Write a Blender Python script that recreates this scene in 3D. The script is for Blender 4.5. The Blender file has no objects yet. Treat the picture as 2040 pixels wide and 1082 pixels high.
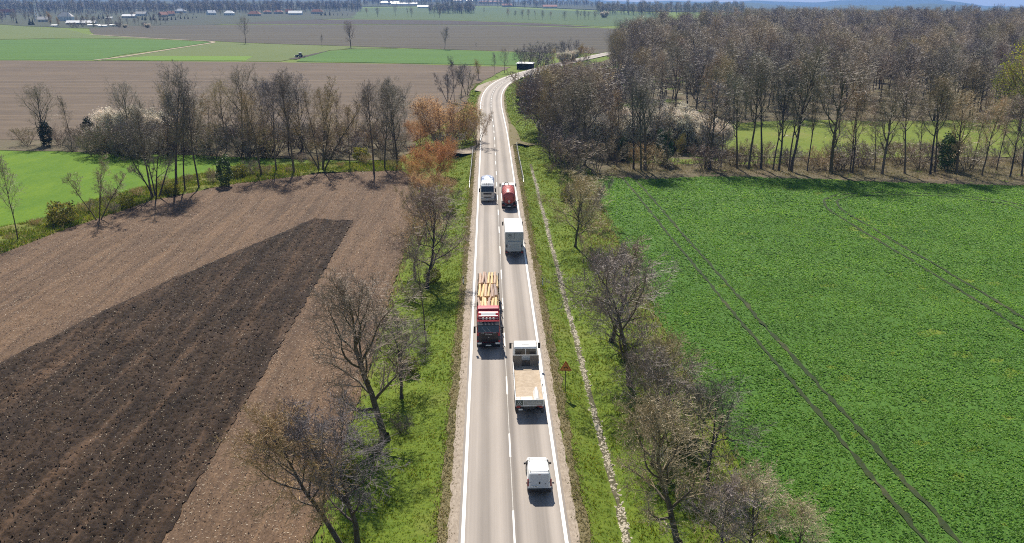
import bpy, math, random
import numpy as np
from mathutils import Vector
from mathutils.geometry import delaunay_2d_cdt

R = math.radians
SC = bpy.context.scene
COL = SC.collection

# ------------------------------------------------------------------ camera, sky, sun, exposure
CAM_H = 35.2
PITCH = math.atan(549.5 / 1823.0)          # downward tilt of the drone camera
YAW = math.atan(49 / 1904.0)               # camera turned slightly right of the road
cam = bpy.data.cameras.new('camera')
cam.sensor_width = 36.0
cam.lens = 36.0 * 1823.0 / 2040.0
cam.clip_start = 0.5
cam.clip_end = 40000
cam_o = bpy.data.objects.new('camera', cam)
COL.objects.link(cam_o)
cam_o.location = (0, 0, CAM_H)
cam_o.rotation_euler = (math.pi / 2 - PITCH, 0, -YAW)
SC.camera = cam_o

SUN_EL, SUN_AZ = R(47), R(-9)              # azimuth measured from +Y towards +X
world = bpy.data.worlds.new('World')
SC.world = world
world.use_nodes = True
wn = world.node_tree
sky = wn.nodes.new('ShaderNodeTexSky')
sky.sky_type = 'NISHITA'
sky.sun_disc = False
sky.sun_elevation = SUN_EL
sky.sun_rotation = SUN_AZ
sky.air_density = 1.0
sky.dust_density = 0.6
sky.ozone_density = 1.6
bgn = wn.nodes['Background']
bgn.inputs['Strength'].default_value = 0.075
wn.links.new(sky.outputs[0], bgn.inputs[0])
sun = bpy.data.lights.new('sun', 'SUN')
sun.energy = 5.0
sun.angle = R(0.53)
sun.color = (1.0, 0.93, 0.82)
sun_o = bpy.data.objects.new('sun', sun)
COL.objects.link(sun_o)
sd = Vector((math.sin(SUN_AZ) * math.cos(SUN_EL), math.cos(SUN_AZ) * math.cos(SUN_EL), math.sin(SUN_EL)))
sun_o.rotation_euler = sd.to_track_quat('Z', 'Y').to_euler()
SC.view_settings.view_transform = 'Standard'
SC.view_settings.look = 'None'
SC.view_settings.exposure = 0.68
SC.view_settings.gamma = 1.0
SC.cycles.use_denoising = False
SC.cycles.denoising_input_passes = 'RGB_ALBEDO_NORMAL'
SC.cycles.denoising_prefilter = 'ACCURATE'
SC.cycles.filter_width = 1.05
SC.cycles.max_bounces = 6
SC.cycles.diffuse_bounces = 3
SC.cycles.volume_bounces = 1
SC.cycles.transparent_max_bounces = 6

rng = np.random.default_rng(7)
random.seed(7)

# ------------------------------------------------------------------ helpers
def ground_point(px, py, z=-0.8):
    """map coordinates read off the survey picture to metres on the ground at height z"""
    u = (px - 1020) / 1823.0; v = (py - 541) / 1823.0
    cp, sp = math.cos(PITCH), math.sin(PITCH)
    t = (CAM_H - z) / (sp + v * cp)
    x, y = u * t, (cp - v * sp) * t
    c, s = math.cos(YAW), math.sin(YAW)
    return (x * c + y * s, -x * s + y * c)
G = ground_point

def tag(o, label=None, cat=None, group=None, kind=None):
    if label: o['label'] = label
    if cat: o['category'] = cat
    if group: o['group'] = group
    if kind: o['kind'] = kind
    return o

def link(o, parent=None):
    COL.objects.link(o)
    if parent is not None: o.parent = parent
    return o

def empty(name, loc=(0, 0, 0), rz=0.0, label=None, cat=None, group=None):
    o = bpy.data.objects.new(name, None)
    o.empty_display_size = 0.3
    o.location = loc; o.rotation_euler = (0, 0, rz)
    link(o)
    return tag(o, label, cat, group)

def np_mesh(name, V, F, mats=None, smooth=False):
    """V (n,3) array; F (m,k) array of equal-sized faces"""
    V = np.asarray(V, dtype=np.float32); F = np.asarray(F, dtype=np.int32)
    me = bpy.data.meshes.new(name)
    m, k = F.shape
    me.vertices.add(len(V)); me.vertices.foreach_set('co', V.ravel())
    me.loops.add(m * k); me.loops.foreach_set('vertex_index', F.ravel())
    me.polygons.add(m)
    me.polygons.foreach_set('loop_start', np.arange(0, m * k, k, dtype=np.int32))
    me.polygons.foreach_set('loop_total', np.full(m, k, dtype=np.int32))
    me.polygons.foreach_set('use_smooth', np.full(m, smooth, dtype=bool))
    me.update(calc_edges=True)
    for mt in (mats or []): me.materials.append(mt)
    return me

def obj(name, me, parent=None, loc=None):
    o = bpy.data.objects.new(name, me)
    if loc: o.location = loc
    return link(o, parent)

class MB:
    """collects simple solids and builds ONE mesh object from them"""
    def __init__(s): s.v = []; s.f = []
    def add(s, vs, fs):
        b = len(s.v); s.v += [tuple(p) for p in vs]; s.f += [tuple(i + b for i in q) for q in fs]; return s
    def box(s, x0, x1, y0, y1, z0, z1):
        return s.add([(x0,y0,z0),(x1,y0,z0),(x1,y1,z0),(x0,y1,z0),(x0,y0,z1),(x1,y0,z1),(x1,y1,z1),(x0,y1,z1)],
                     [(3,2,1,0),(4,5,6,7),(0,1,5,4),(1,2,6,5),(2,3,7,6),(3,0,4,7)])
    def prism(s, prof, x0, x1, inset=None):
        """profile in (y,z) counter-clockwise seen from +x, extruded along x; inset: list of x-insets per point"""
        n = len(prof); ins = inset or [0] * n
        vs = [(x0 + ins[i], prof[i][0], prof[i][1]) for i in range(n)] + [(x1 - ins[i], prof[i][0], prof[i][1]) for i in range(n)]
        fs = [tuple(range(n - 1, -1, -1)), tuple(range(n, 2 * n))]
        for i in range(n):
            j = (i + 1) % n; fs.append((i, j, j + n, i + n))
        return s.add(vs, fs)
    def cyl(s, c, r, l, axis='x', n=16, r2=None):
        r2 = r if r2 is None else r2; vs = []
        for e, rr in ((-l / 2, r), (l / 2, r2)):
            for i in range(n):
                a = 2 * math.pi * i / n; p, q = rr * math.cos(a), rr * math.sin(a)
                vs.append({'x': (c[0] + e, c[1] + p, c[2] + q), 'y': (c[0] + q, c[1] + e, c[2] + p), 'z': (c[0] + p, c[1] + q, c[2] + e)}[axis])
        fs = [tuple(range(n - 1, -1, -1)), tuple(range(n, 2 * n))] + [(i, (i + 1) % n, (i + 1) % n + n, i + n) for i in range(n)]
        return s.add(vs, fs)
    def bar(s, a, b, r, n=6):
        a = Vector(a); b = Vector(b); d = (b - a).normalized()
        u = d.orthogonal().normalized(); w = d.cross(u); vs = []
        for p in (a, b):
            for i in range(n):
                t = 2 * math.pi * i / n; vs.append(p + (u * math.cos(t) + w * math.sin(t)) * r)
        fs = [tuple(range(n - 1, -1, -1)), tuple(range(n, 2 * n))] + [(i, (i + 1) % n, (i + 1) % n + n, i + n) for i in range(n)]
        return s.add(vs, fs)
    def mesh(s, name, m):
        me = bpy.data.meshes.new(name); me.from_pydata(s.v, [], s.f); me.update()
        if m: me.materials.append(m)
        return me
    def build(s, name, m, parent=None, bevel=0, smooth=False):
        me = s.mesh(name, m)
        o = obj(name, me, parent)
        if bevel:
            b = o.modifiers.new('bevel', 'BEVEL'); b.width = bevel; b.segments = 2; b.limit_method = 'ANGLE'; b.angle_limit = R(40)
        if smooth:
            me.polygons.foreach_set('use_smooth', [True] * len(me.polygons))
        return o

def copy_tree(o, parent=None):
    c = o.copy(); COL.objects.link(c); c.parent = parent
    for ch in list(o.children): copy_tree(ch, c)
    return c

# ------------------------------------------------------------------ materials
def new_mat(name):
    m = bpy.data.materials.new(name); m.use_nodes = True
    nt = m.node_tree; return m, nt, nt.nodes['Principled BSDF']

def node(nt, kind, **kw):
    n = nt.nodes.new(kind)
    for k, v in kw.items():
        if k in n.inputs: n.inputs[k].default_value = v
        else: setattr(n, k, v)
    return n

def ramp(nt, fac, stops, interp='LINEAR'):
    r = nt.nodes.new('ShaderNodeValToRGB'); r.color_ramp.interpolation = interp
    el = r.color_ramp.elements
    while len(el) < len(stops): el.new(0.5)
    for e, (p, c) in zip(el, stops): e.position = p; e.color = (c[0], c[1], c[2], 1)
    nt.links.new(fac, r.inputs[0]); return r.outputs[0]

def mixc(nt, a, b, fac, mode='MIX'):
    m = nt.nodes.new('ShaderNodeMix'); m.data_type = 'RGBA'; m.blend_type = mode
    for s, v in ((m.inputs[6], a), (m.inputs[7], b), (m.inputs[0], fac)):
        if hasattr(v, 'is_linked') or hasattr(v, 'links'): nt.links.new(v, s)
        elif isinstance(v, (tuple, list)): s.default_value = (*v[:3], 1)
        else: s.default_value = v
    return m.outputs[2]

def coords(nt, scale=(1, 1, 1), which='pos', rot=(0, 0, 0)):
    if which == 'pos': src = nt.nodes.new('ShaderNodeNewGeometry').outputs['Position']
    elif which == 'uv': src = nt.nodes.new('ShaderNodeTexCoord').outputs['UV']
    else: src = nt.nodes.new('ShaderNodeTexCoord').outputs['Object']
    mp = nt.nodes.new('ShaderNodeMapping'); mp.inputs['Scale'].default_value = scale; mp.inputs['Rotation'].default_value = rot
    nt.links.new(src, mp.inputs[0]); return mp.outputs[0]

def noise(nt, vec, scale, detail=4, rough=0.6, dist=0.0):
    n = node(nt, 'ShaderNodeTexNoise', Scale=scale, Detail=detail, Roughness=rough, Distortion=dist)
    nt.links.new(vec, n.inputs['Vector']); return n.outputs['Fac']

def bump(nt, bs, h, strength, dist):
    b = node(nt, 'ShaderNodeBump', Strength=strength, Distance=dist)
    nt.links.new(h, b.inputs['Height']); nt.links.new(b.outputs[0], bs.inputs['Normal'])

def field_mat(name, stops_big, big, stops_fine, fine, rough=0.95, bstr=0.5, bdist=0.1, stretch=(1, 1, 1), finemix=0.6, rot=(0, 0, 0), streak=None):
    m, nt, bs = new_mat(name)
    pos = coords(nt); st = coords(nt, stretch, rot=rot)
    c1 = ramp(nt, noise(nt, pos, big, 5, 0.6, 0.4), stops_big)
    nf = noise(nt, st, fine, 5, 0.7)
    c2 = ramp(nt, nf, stops_fine)
    c = mixc(nt, c1, c2, finemix)
    if streak:
        sn = noise(nt, coords(nt, streak[0]), streak[1], 4, 0.65, 0.3)
        c = mixc(nt, c, ramp(nt, sn, streak[2]), 1.0, 'MULTIPLY')
    nt.links.new(c, bs.inputs['Base Color'])
    bs.inputs['Roughness'].default_value = rough; bs.inputs['Specular IOR Level'].default_value = 0.15
    if bstr: bump(nt, bs, nf, bstr, bdist)
    return m

def paint(name, c, rough=0.35, metal=0.0, dirt=0.25, spec=0.5):
    m, nt, bs = new_mat(name)
    n = noise(nt, coords(nt, which='obj'), 2.5, 5, 0.65)
    d = tuple(x * (1 - dirt) + 0.25 * dirt * k for x, k in zip(c, (0.9, 0.8, 0.65)))
    nt.links.new(ramp(nt, n, [(0.42, c), (0.75, d)]), bs.inputs['Base Color'])
    bs.inputs['Roughness'].default_value = rough; bs.inputs['Metallic'].default_value = metal
    bs.inputs['Specular IOR Level'].default_value = spec
    return m

def leafy(name, stops, transl=0.35, rough=0.6, usecolor=False, patch=(0.12, (0.72, 0.78, 0.7), (1.2, 1.15, 1.1))):
    """foliage: colour varies from leaf to leaf (per mesh island) and lets some sun through"""
    m, nt, bs = new_mat(name)
    g = nt.nodes.new('ShaderNodeNewGeometry')
    c = ramp(nt, g.outputs['Random Per Island'], stops)
    n = noise(nt, coords(nt), patch[0], 3)
    c = mixc(nt, c, ramp(nt, n, [(0.33, patch[1]), (0.67, patch[2])]), 1.0, 'MULTIPLY')
    if usecolor:
        oi = nt.nodes.new('ShaderNodeObjectInfo'); c = mixc(nt, c, oi.outputs['Color'], 1.0, 'MULTIPLY')
    nt.links.new(c, bs.inputs['Base Color']); bs.inputs['Roughness'].default_value = rough
    bs.inputs['Specular IOR Level'].default_value = 0.3
    tr = nt.nodes.new('ShaderNodeBsdfTranslucent'); nt.links.new(c, tr.inputs[0])
    mx = nt.nodes.new('ShaderNodeMixShader'); mx.inputs[0].default_value = transl
    nt.links.new(bs.outputs[0], mx.inputs[1]); nt.links.new(tr.outputs[0], mx.inputs[2])
    nt.links.new(mx.outputs[0], nt.nodes['Material Output'].inputs[0])
    return m

def bark_mat(name, c1, c2, usecolor=True, rough=0.75):
    m, nt, bs = new_mat(name)
    n = noise(nt, coords(nt, (1, 1, 0.35), 'obj'), 5.0, 5, 0.7)
    c = ramp(nt, n, [(0.3, c1), (0.7, c2)])
    oi = nt.nodes.new('ShaderNodeObjectInfo')
    if usecolor: c = mixc(nt, c, oi.outputs['Color'], 1.0, 'MULTIPLY')
    c = mixc(nt, c, ramp(nt, oi.outputs['Random'], [(0.0, (0.52, 0.52, 0.66)), (0.25, (.86, .8, .88)), (0.5, (1.02, .98, .92)), (.72, (1.15, 1.16, .8)), (.88, (1.35, 1.2, .9)), (1.0, (1.6, 1.5, 1.35))]), 1.0, 'MULTIPLY')
    nt.links.new(c, bs.inputs['Base Color']); bs.inputs['Roughness'].default_value = rough
    bs.inputs['Specular IOR Level'].default_value = 0.35
    return m

M = {}
M['grass_ground'] = field_mat('rough_grass', [(0.3, (0.065, 0.105, 0.01)), (0.55, (0.11, 0.145, 0.016)), (0.75, (0.2, 0.165, 0.06))], 0.12,
                              [(0.3, (0.05, 0.1, 0.008)), (0.7, (0.15, 0.2, 0.02))], 1.6, bstr=0.8, bdist=0.15)
M['soil_tilled'] = field_mat('tilled_soil', [(0.3, (0.1, 0.061, 0.037)), (0.7, (0.17, 0.108, 0.066))], 0.045,
                             [(0.32, (0.045, 0.029, 0.019)), (0.55, (0.125, 0.081, 0.052)), (0.72, (0.25, 0.168, 0.107))], 5.5, bstr=1.0, bdist=0.1, stretch=(1, 0.45, 1), finemix=0.7,
                             streak=((1, .045, 1), .9, [(0.3, (.66, .66, .68)), (0.5, (.95, .95, .95)), (0.72, (1.3, 1.27, 1.2))]))
M['soil_ploughed'] = field_mat('ploughed_soil', [(0.35, (0.03, 0.019, 0.012)), (0.65, (0.066, 0.042, 0.027))], 0.12,
                               [(0.3, (0.013, 0.009, 0.006)), (0.6, (0.056, 0.036, 0.024)), (0.8, (0.14, 0.096, 0.063))], 3.0, bstr=1.0, bdist=0.1, finemix=0.55,
                               streak=((1, .05, 1), .75, [(0.38, (.45, .45, .47)), (0.54, (.9, .9, .9)), (0.66, (1.75, 1.68, 1.6))]))
M['soil_far'] = field_mat('far_brown_soil', [(0.3, (0.085, 0.062, 0.043)), (0.7, (0.13, 0.096, 0.067))], 0.02,
                          [(0.35, (0.06, 0.044, 0.031)), (0.7, (0.16, 0.12, 0.085))], 0.9, bstr=0.6, bdist=0.2, stretch=(0.1, 1, 1), finemix=0.55, streak=((.02, 1, 1), .12, [(0.3, (.75, .75, .78)), (0.7, (1.2, 1.18, 1.12))]))
M['soil_grey'] = field_mat('grey_brown_stubble', [(0.3, (0.058, 0.048, 0.033)), (0.7, (0.088, 0.075, 0.047))], 0.012,
                           [(0.35, (0.05, 0.042, 0.03)), (0.7, (0.095, 0.08, 0.055))], 0.2, bstr=0.3, bdist=0.2, stretch=(0.06, 1, 1), streak=((.015, 1, 1), .06, [(0.35, (.62, .64, .7)), (0.7, (1.1, 1.1, 1.0))]))
M['soil_dark'] = field_mat('dark_soil_strip', [(0.3, (0.036, 0.027, 0.024)), (0.7, (0.05, 0.038, 0.033))], 0.02,
                           [(0.35, (0.032, 0.025, 0.022)), (0.7, (0.055, 0.042, 0.036))], 0.3, bstr=0.3, bdist=0.2)
M['wheat'] = field_mat('winter_wheat', [(0.3, (0.048, 0.115, 0.008)), (0.7, (0.07, 0.145, 0.011))], 0.03,
                       [(0.3, (0.03, 0.085, 0.01)), (0.7, (0.065, 0.15, 0.02))], 1.2, bstr=0.4, bdist=0.1, stretch=(0.3, 1, 1), streak=((.03, 1, 1), .1, [(0.3, (.8, .82, .8)), (0.7, (1.15, 1.1, 1.1))]))
M['wheat_near'] = field_mat('bright_meadow', [(0.3, (0.055, 0.13, 0.002)), (0.7, (0.095, 0.17, 0.003))], 0.05,
                       [(0.3, (0.05, 0.12, 0.003)), (0.7, (0.12, 0.2, 0.006))], 1.8, bstr=0.5, bdist=0.1, streak=((1, .3, 1), .25, [(0.3, (.75, .85, .8)), (0.7, (1.2, 1.1, 1.1))]))
M['wheat_pale'] = field_mat('pale_green_field', [(0.3, (0.075, 0.115, 0.024)), (0.7, (0.105, 0.135, 0.033))], 0.012,
                            [(0.3, (0.065, 0.1, 0.022)), (0.7, (0.115, 0.13, 0.04))], 0.5, bstr=0.4, bdist=0.1, stretch=(0.2, 1, 1))
M['wheat_lime'] = field_mat('lime_green_strip', [(0.3, (0.085, 0.165, 0.01)), (0.7, (0.11, 0.185, 0.012))], 0.02,
                            [(0.3, (0.075, 0.15, 0.01)), (0.7, (0.12, 0.2, 0.018))], 0.8, bstr=0.4, bdist=0.1)
M['far_green'] = field_mat('far_meadow', [(0.3, (0.04, 0.08, 0.022)), (0.7, (0.07, 0.1, 0.03))], 0.006,
                           [(0.3, (0.035, 0.07, 0.02)), (0.7, (0.065, 0.095, 0.03))], 0.05, bstr=0)
M['plain'] = field_mat('far_plain', [(0.38, (0.03, 0.036, 0.026)), (0.5, (0.045, 0.055, 0.03)), (0.62, (0.034, 0.055, 0.02)), (0.75, (0.06, 0.05, 0.036))], 0.0035,
                       [(0.3, (0.022, 0.028, 0.022)), (0.7, (0.055, 0.06, 0.035))], 0.03, bstr=0, stretch=(.4, 1, 1))
M['verge_soil'] = field_mat('trodden_verge', [(0.35, (0.12, 0.11, 0.04)), (0.55, (0.15, 0.135, 0.06)), (0.7, (0.09, 0.125, 0.02))], 0.3, [(0.3, (0.08, 0.07, 0.03)), (0.7, (0.23, 0.18, 0.11))], 4.0, bstr=0.8, bdist=0.08)
M['crop_soil'] = field_mat('crop_floor', [(0.3, (0.05, 0.11, 0.014)), (0.7, (0.07, 0.14, 0.018))], 0.06,
                           [(0.3, (0.025, 0.07, 0.01)), (0.7, (0.075, 0.17, 0.026))], 2.5, bstr=0.8, bdist=0.12)
M['rut'] = field_mat('tramline_soil', [(0.35, (0.018, 0.038, 0.01)), (0.58, (0.03, 0.045, 0.014)), (0.72, (0.15, 0.12, 0.07))], 0.12,
                     [(0.3, (0.012, 0.024, 0.008)), (0.7, (0.05, 0.06, 0.025))], 2.5, bstr=0.6, bdist=0.08)
M['path'] = field_mat('dirt_track', [(0.3, (0.26, 0.2, 0.145)), (0.7, (0.36, 0.29, 0.21))], 0.2, [(0.3, (0.2, 0.16, 0.11)), (0.7, (0.4, 0.33, 0.25))], 2.0, bstr=0.5)
M['litter'] = field_mat('leaf_litter', [(0.35, (0.1, 0.075, 0.045)), (0.55, (0.08, 0.085, 0.03)), (0.7, (0.15, 0.115, 0.075))], 0.09,
                        [(0.3, (0.05, 0.04, 0.025)), (0.7, (0.18, 0.14, 0.095))], 1.8, bstr=0.8, bdist=0.15)
M['glade'] = field_mat('glade_grass', [(0.35, (0.08, 0.135, 0.01)), (0.55, (0.13, 0.17, 0.018)), (0.7, (0.22, 0.19, 0.075))], 0.06,
                       [(0.3, (0.065, 0.11, 0.01)), (0.7, (0.17, 0.19, 0.03))], 1.2, bstr=0.7, bdist=0.15)
M['bank'] = field_mat('bank_grass', [(0.3, (0.07, 0.13, 0.012)), (0.5, (0.16, 0.17, 0.03)), (0.7, (0.24, 0.19, 0.09))], 0.16,
                      [(0.3, (0.05, 0.09, 0.01)), (0.7, (0.2, 0.2, 0.05))], 2.0, bstr=0.9, bdist=0.2)
M['gravel'] = field_mat('shoulder_gravel', [(0.35, (0.24, 0.195, 0.15)), (0.65, (0.36, 0.3, 0.24))], 0.7,
                        [(0.3, (0.14, 0.11, 0.085)), (0.55, (0.32, 0.27, 0.215)), (0.75, (0.45, 0.39, 0.32))], 5.0, bstr=0.7, bdist=0.04, stretch=(1, 0.35, 1))
M['stone'] = field_mat('pale_limestone', [(0.3, (0.42, 0.37, 0.27)), (0.7, (0.56, 0.5, 0.39))], 0.8, [(0.3, (0.3, 0.26, 0.18)), (0.7, (0.6, 0.54, 0.43))], 4.0, bstr=0.4, bdist=0.03)
M['mud'] = field_mat('ditch_mud', [(0.3, (0.05, 0.055, 0.025)), (0.7, (0.12, 0.1, 0.06))], 0.8, [(0.3, (0.03, 0.035, 0.015)), (0.7, (0.14, 0.12, 0.075))], 4.0)
M['hill'] = field_mat('wooded_hill', [(0.35, (0.03, 0.05, 0.035)), (0.65, (0.07, 0.09, 0.05))], 0.0012, [(0.3, (0.03, 0.045, 0.03)), (0.7, (0.08, 0.1, 0.06))], 0.01, bstr=0)

M['line'] = field_mat('road_paint', [(0.35, (0.78, 0.77, 0.73)), (0.7, (0.66, 0.64, 0.6))], 0.6, [(0.25, (0.45, 0.43, 0.4)), (0.42, (0.78, 0.77, 0.74))], 5.0, rough=0.6, bstr=0, finemix=0.5)
M['line_worn'] = field_mat('worn_road_paint', [(0.35, (0.5, 0.48, 0.45)), (0.7, (0.3, 0.28, 0.26))], 1.2, [(0.3, (0.22, 0.2, 0.18)), (0.6, (0.5, 0.48, 0.44))], 8.0, rough=0.7, bstr=0)

def asphalt():
    m, nt, bs = new_mat('asphalt')
    uv = nt.nodes.new('ShaderNodeTexCoord').outputs['UV']
    sep = nt.nodes.new('ShaderNodeSeparateXYZ'); nt.links.new(uv, sep.inputs[0])
    # polished wheel paths and oil track follow the traffic: bands across the lane, running along it
    band = nt.nodes.new('ShaderNodeFloatCurve'); nt.links.new(sep.outputs[0], band.inputs['Value'])
    c = band.mapping.curves[0]
    pts = [(0, .35), (.06, .55), (.13, .72), (.2, .4), (.25, .34), (.31, .62), (.37, .7), (.44, .5), (.5, .2), (.56, .5), (.63, .72), (.69, .58), (.75, .33), (.81, .42), (.88, .72), (.94, .55), (1, .3)]
    c.points[0].location = pts[0]; c.points[1].location = pts[-1]
    for p in pts[1:-1]: c.points.new(*p)
    band.mapping.update()
    mp = nt.nodes.new('ShaderNodeMapping'); mp.inputs['Scale'].default_value = (14, 0.012, 1); nt.links.new(uv, mp.inputs[0])
    streak = noise(nt, mp.outputs[0], 1.0, 4, 0.6)
    grain = noise(nt, coords(nt), 18.0, 4, 0.8)
    patch = noise(nt, coords(nt, (1, 0.15, 1)), 0.35, 4, 0.6)
    def math2(op, a, b):
        n = nt.nodes.new('ShaderNodeMath'); n.operation = op
        for i, v in enumerate((a, b)):
            if hasattr(v, 'links'): nt.links.new(v, n.inputs[i])
            else: n.inputs[i].default_value = v
        return n.outputs[0]
    s = math2('ADD', math2('MULTIPLY', band.outputs[0], 0.42), math2('MULTIPLY', streak, 0.3))
    s = math2('ADD', s, math2('MULTIPLY', patch, 0.2))
    s = math2('ADD', s, math2('MULTIPLY', grain, 0.12))
    col = ramp(nt, s, [(0.32, (0.135, 0.118, 0.104)), (0.7, (0.36, 0.318, 0.28))])
    nt.links.new(col, bs.inputs['Base Color']); bs.inputs['Roughness'].default_value = 0.85
    bs.inputs['Specular IOR Level'].default_value = 0.3
    bump(nt, bs, grain, 0.25, 0.01)
    return m
M['asphalt'] = asphalt()

M['bark'] = bark_mat('dark_bark', (0.04, 0.032, 0.025), (0.13, 0.105, 0.083))
M['twig'] = bark_mat('bare_twigs', (0.165, 0.138, 0.11), (0.36, 0.305, 0.245), rough=.5)
M['twig_grey'] = bark_mat('grey_twigs', (0.2, 0.18, 0.155), (0.42, 0.38, 0.33), rough=.5)
M['twig_orange'] = bark_mat('budding_twigs', (0.24, 0.155, 0.09), (0.42, 0.29, 0.18))
M['blossom'] = leafy('blossom', [(0.0, (0.5, 0.44, 0.38)), (0.5, (0.68, 0.61, 0.52)), (1.0, (0.8, 0.74, 0.66))], 0.3)
M['bud'] = leafy('tan_buds', [(0.0, (0.32, 0.21, 0.12)), (0.5, (0.5, 0.345, 0.21)), (1.0, (0.64, 0.49, 0.32))], 0.4, usecolor=True)
M['bud_tan'] = leafy('olive_tan_buds', [(0.0, (0.16, 0.12, 0.06)), (0.5, (0.27, 0.21, 0.11)), (1.0, (0.38, 0.31, 0.17))], 0.35, usecolor=True)
M['young_leaf'] = leafy('young_leaves', [(0.0, (0.1, 0.13, 0.012)), (0.5, (0.2, 0.22, 0.02)), (1.0, (0.3, 0.27, 0.035))], 0.45, usecolor=True)
M['needle'] = leafy('dark_needles', [(0.0, (0.016, 0.035, 0.014)), (0.6, (0.035, 0.065, 0.026)), (1.0, (0.055, 0.085, 0.035))], 0.15, usecolor=True)
M['crop_leaf'] = leafy('crop_leaves', [(0.0, (0.09, 0.21, 0.018)), (0.5, (0.15, 0.3, 0.03)), (0.85, (0.2, 0.36, 0.05)), (1.0, (0.27, 0.4, 0.08))], 0.5, rough=0.62)
M['grass_blade'] = leafy('grass_blades', [(0.0, (0.06, 0.13, 0.006)), (0.5, (0.15, 0.205, 0.012)), (0.85, (0.25, 0.255, 0.02)), (1.0, (0.36, 0.31, 0.1))], 0.45, rough=0.5, patch=(.3, (.66, .78, .6), (1.2, 1.08, 1.1)))
M['dry_blade'] = leafy('dry_grass', [(0.0, (0.2, 0.16, 0.06)), (0.6, (0.33, 0.27, 0.13)), (1.0, (0.45, 0.38, 0.22))], 0.3)
M['straw'] = leafy('straw_bits', [(0.0, (0.3, 0.24, 0.17)), (0.7, (0.5, 0.42, 0.32)), (1.0, (0.7, 0.63, 0.52))], 0.2)
M['clod'] = leafy('soil_clods', [(0.0, (0.034, 0.023, 0.016)), (0.6, (0.085, 0.057, 0.04)), (1.0, (0.18, 0.13, 0.09))], 0.0, rough=0.95)
M['clod_pale'] = leafy('dry_soil_clods', [(0.0, (0.09, 0.065, 0.05)), (0.6, (0.16, 0.12, 0.09)), (1.0, (0.25, 0.19, 0.145))], 0.0, rough=0.95)

M['white'] = paint('white_paint', (0.8, 0.8, 0.78), 0.3, dirt=0.12)
M['white_dirty'] = paint('dirty_white_paint', (0.72, 0.71, 0.68), 0.45, dirt=0.45)
M['rear_grey'] = paint('grey_rear_doors', (0.34, 0.38, 0.4), 0.5, dirt=0.4)
M['silver'] = paint('silver_paint', (0.52, 0.5, 0.46), 0.35, 0.3, dirt=0.2)
M['red'] = paint('red_paint', (0.42, 0.02, 0.035), 0.28, dirt=0.12)
M['tank_red'] = paint('tank_red_paint', (0.4, 0.05, 0.04), 0.42, dirt=0.3)
M['black'] = paint('black_plastic', (0.012, 0.012, 0.014), 0.4, dirt=0.05)
M['gloss_black'] = paint('gloss_black_paint', (0.01, 0.01, 0.012), 0.15, dirt=0.02)
M['chassis'] = paint('chassis_grey', (0.05, 0.05, 0.052), 0.6, dirt=0.3)
M['glass'] = paint('dark_window_glass', (0.015, 0.018, 0.022), 0.06, dirt=0.0, spec=0.8)
M['glass_grey'] = paint('dusty_rear_glass', (0.06, 0.055, 0.05), 0.2, dirt=0.3)
M['tyre'] = paint('tyre_rubber', (0.014, 0.014, 0.014), 0.8, dirt=0.15)
M['rim'] = paint('steel_rim', (0.4, 0.4, 0.4), 0.4, 0.6, dirt=0.3)
M['lamp'] = paint('lamp_glass', (0.75, 0.75, 0.72), 0.1, dirt=0)
M['tail_lamp'] = paint('tail_lamp_red', (0.25, 0.01, 0.012), 0.15, dirt=0)
M['plate'] = paint('number_plate', (0.75, 0.75, 0.72), 0.4, dirt=0.05)
M['bed'] = field_mat('sandy_truck_bed', [(0.3, (0.33, 0.26, 0.18)), (0.7, (0.46, 0.38, 0.29))], 0.6, [(0.3, (0.27, 0.21, 0.15)), (0.7, (0.5, 0.42, 0.33))], 3.0, bstr=0.2)
M['tarp'] = paint('silver_blue_tarpaulin', (0.24, 0.29, 0.42), 0.4, dirt=0.1)
M['steel'] = paint('galvanised_steel', (0.42, 0.43, 0.43), 0.45, 0.5, dirt=0.25)
M['rust'] = paint('dark_steel', (0.06, 0.055, 0.05), 0.6, 0.3, dirt=0.3)
M['log_bark'] = bark_mat('pine_bark', (0.33, 0.22, 0.14), (0.6, 0.46, 0.32), usecolor=False)
M['log_end'] = paint('sawn_log_end', (0.62, 0.42, 0.22), 0.8, dirt=0.2)
M['sign_yellow'] = paint('sign_yellow', (0.62, 0.22, 0.03), 0.4, dirt=0.2)
M['sign_red'] = paint('sign_red', (0.4, 0.03, 0.02), 0.4, dirt=0.1)
M['wall_cream'] = paint('cream_render', (0.55, 0.5, 0.42), 0.9, dirt=0.2)
M['wall_white'] = paint('white_render', (0.72, 0.71, 0.68), 0.9, dirt=0.15)
M['roof_red'] = paint('red_roof_tiles', (0.3, 0.1, 0.06), 0.8, dirt=0.3)
M['roof_grey'] = paint('grey_roof_sheet', (0.42, 0.4, 0.38), 0.6, dirt=0.3)
M['roof_white'] = paint('white_roof_sheet', (0.75, 0.74, 0.72), 0.5, dirt=0.1)
M['dark_wood'] = paint('dark_timber', (0.045, 0.04, 0.045), 0.8, dirt=0.2)
M['tractor_blue'] = paint('tractor_dark_blue', (0.02, 0.04, 0.09), 0.35, dirt=0.15)

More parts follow.
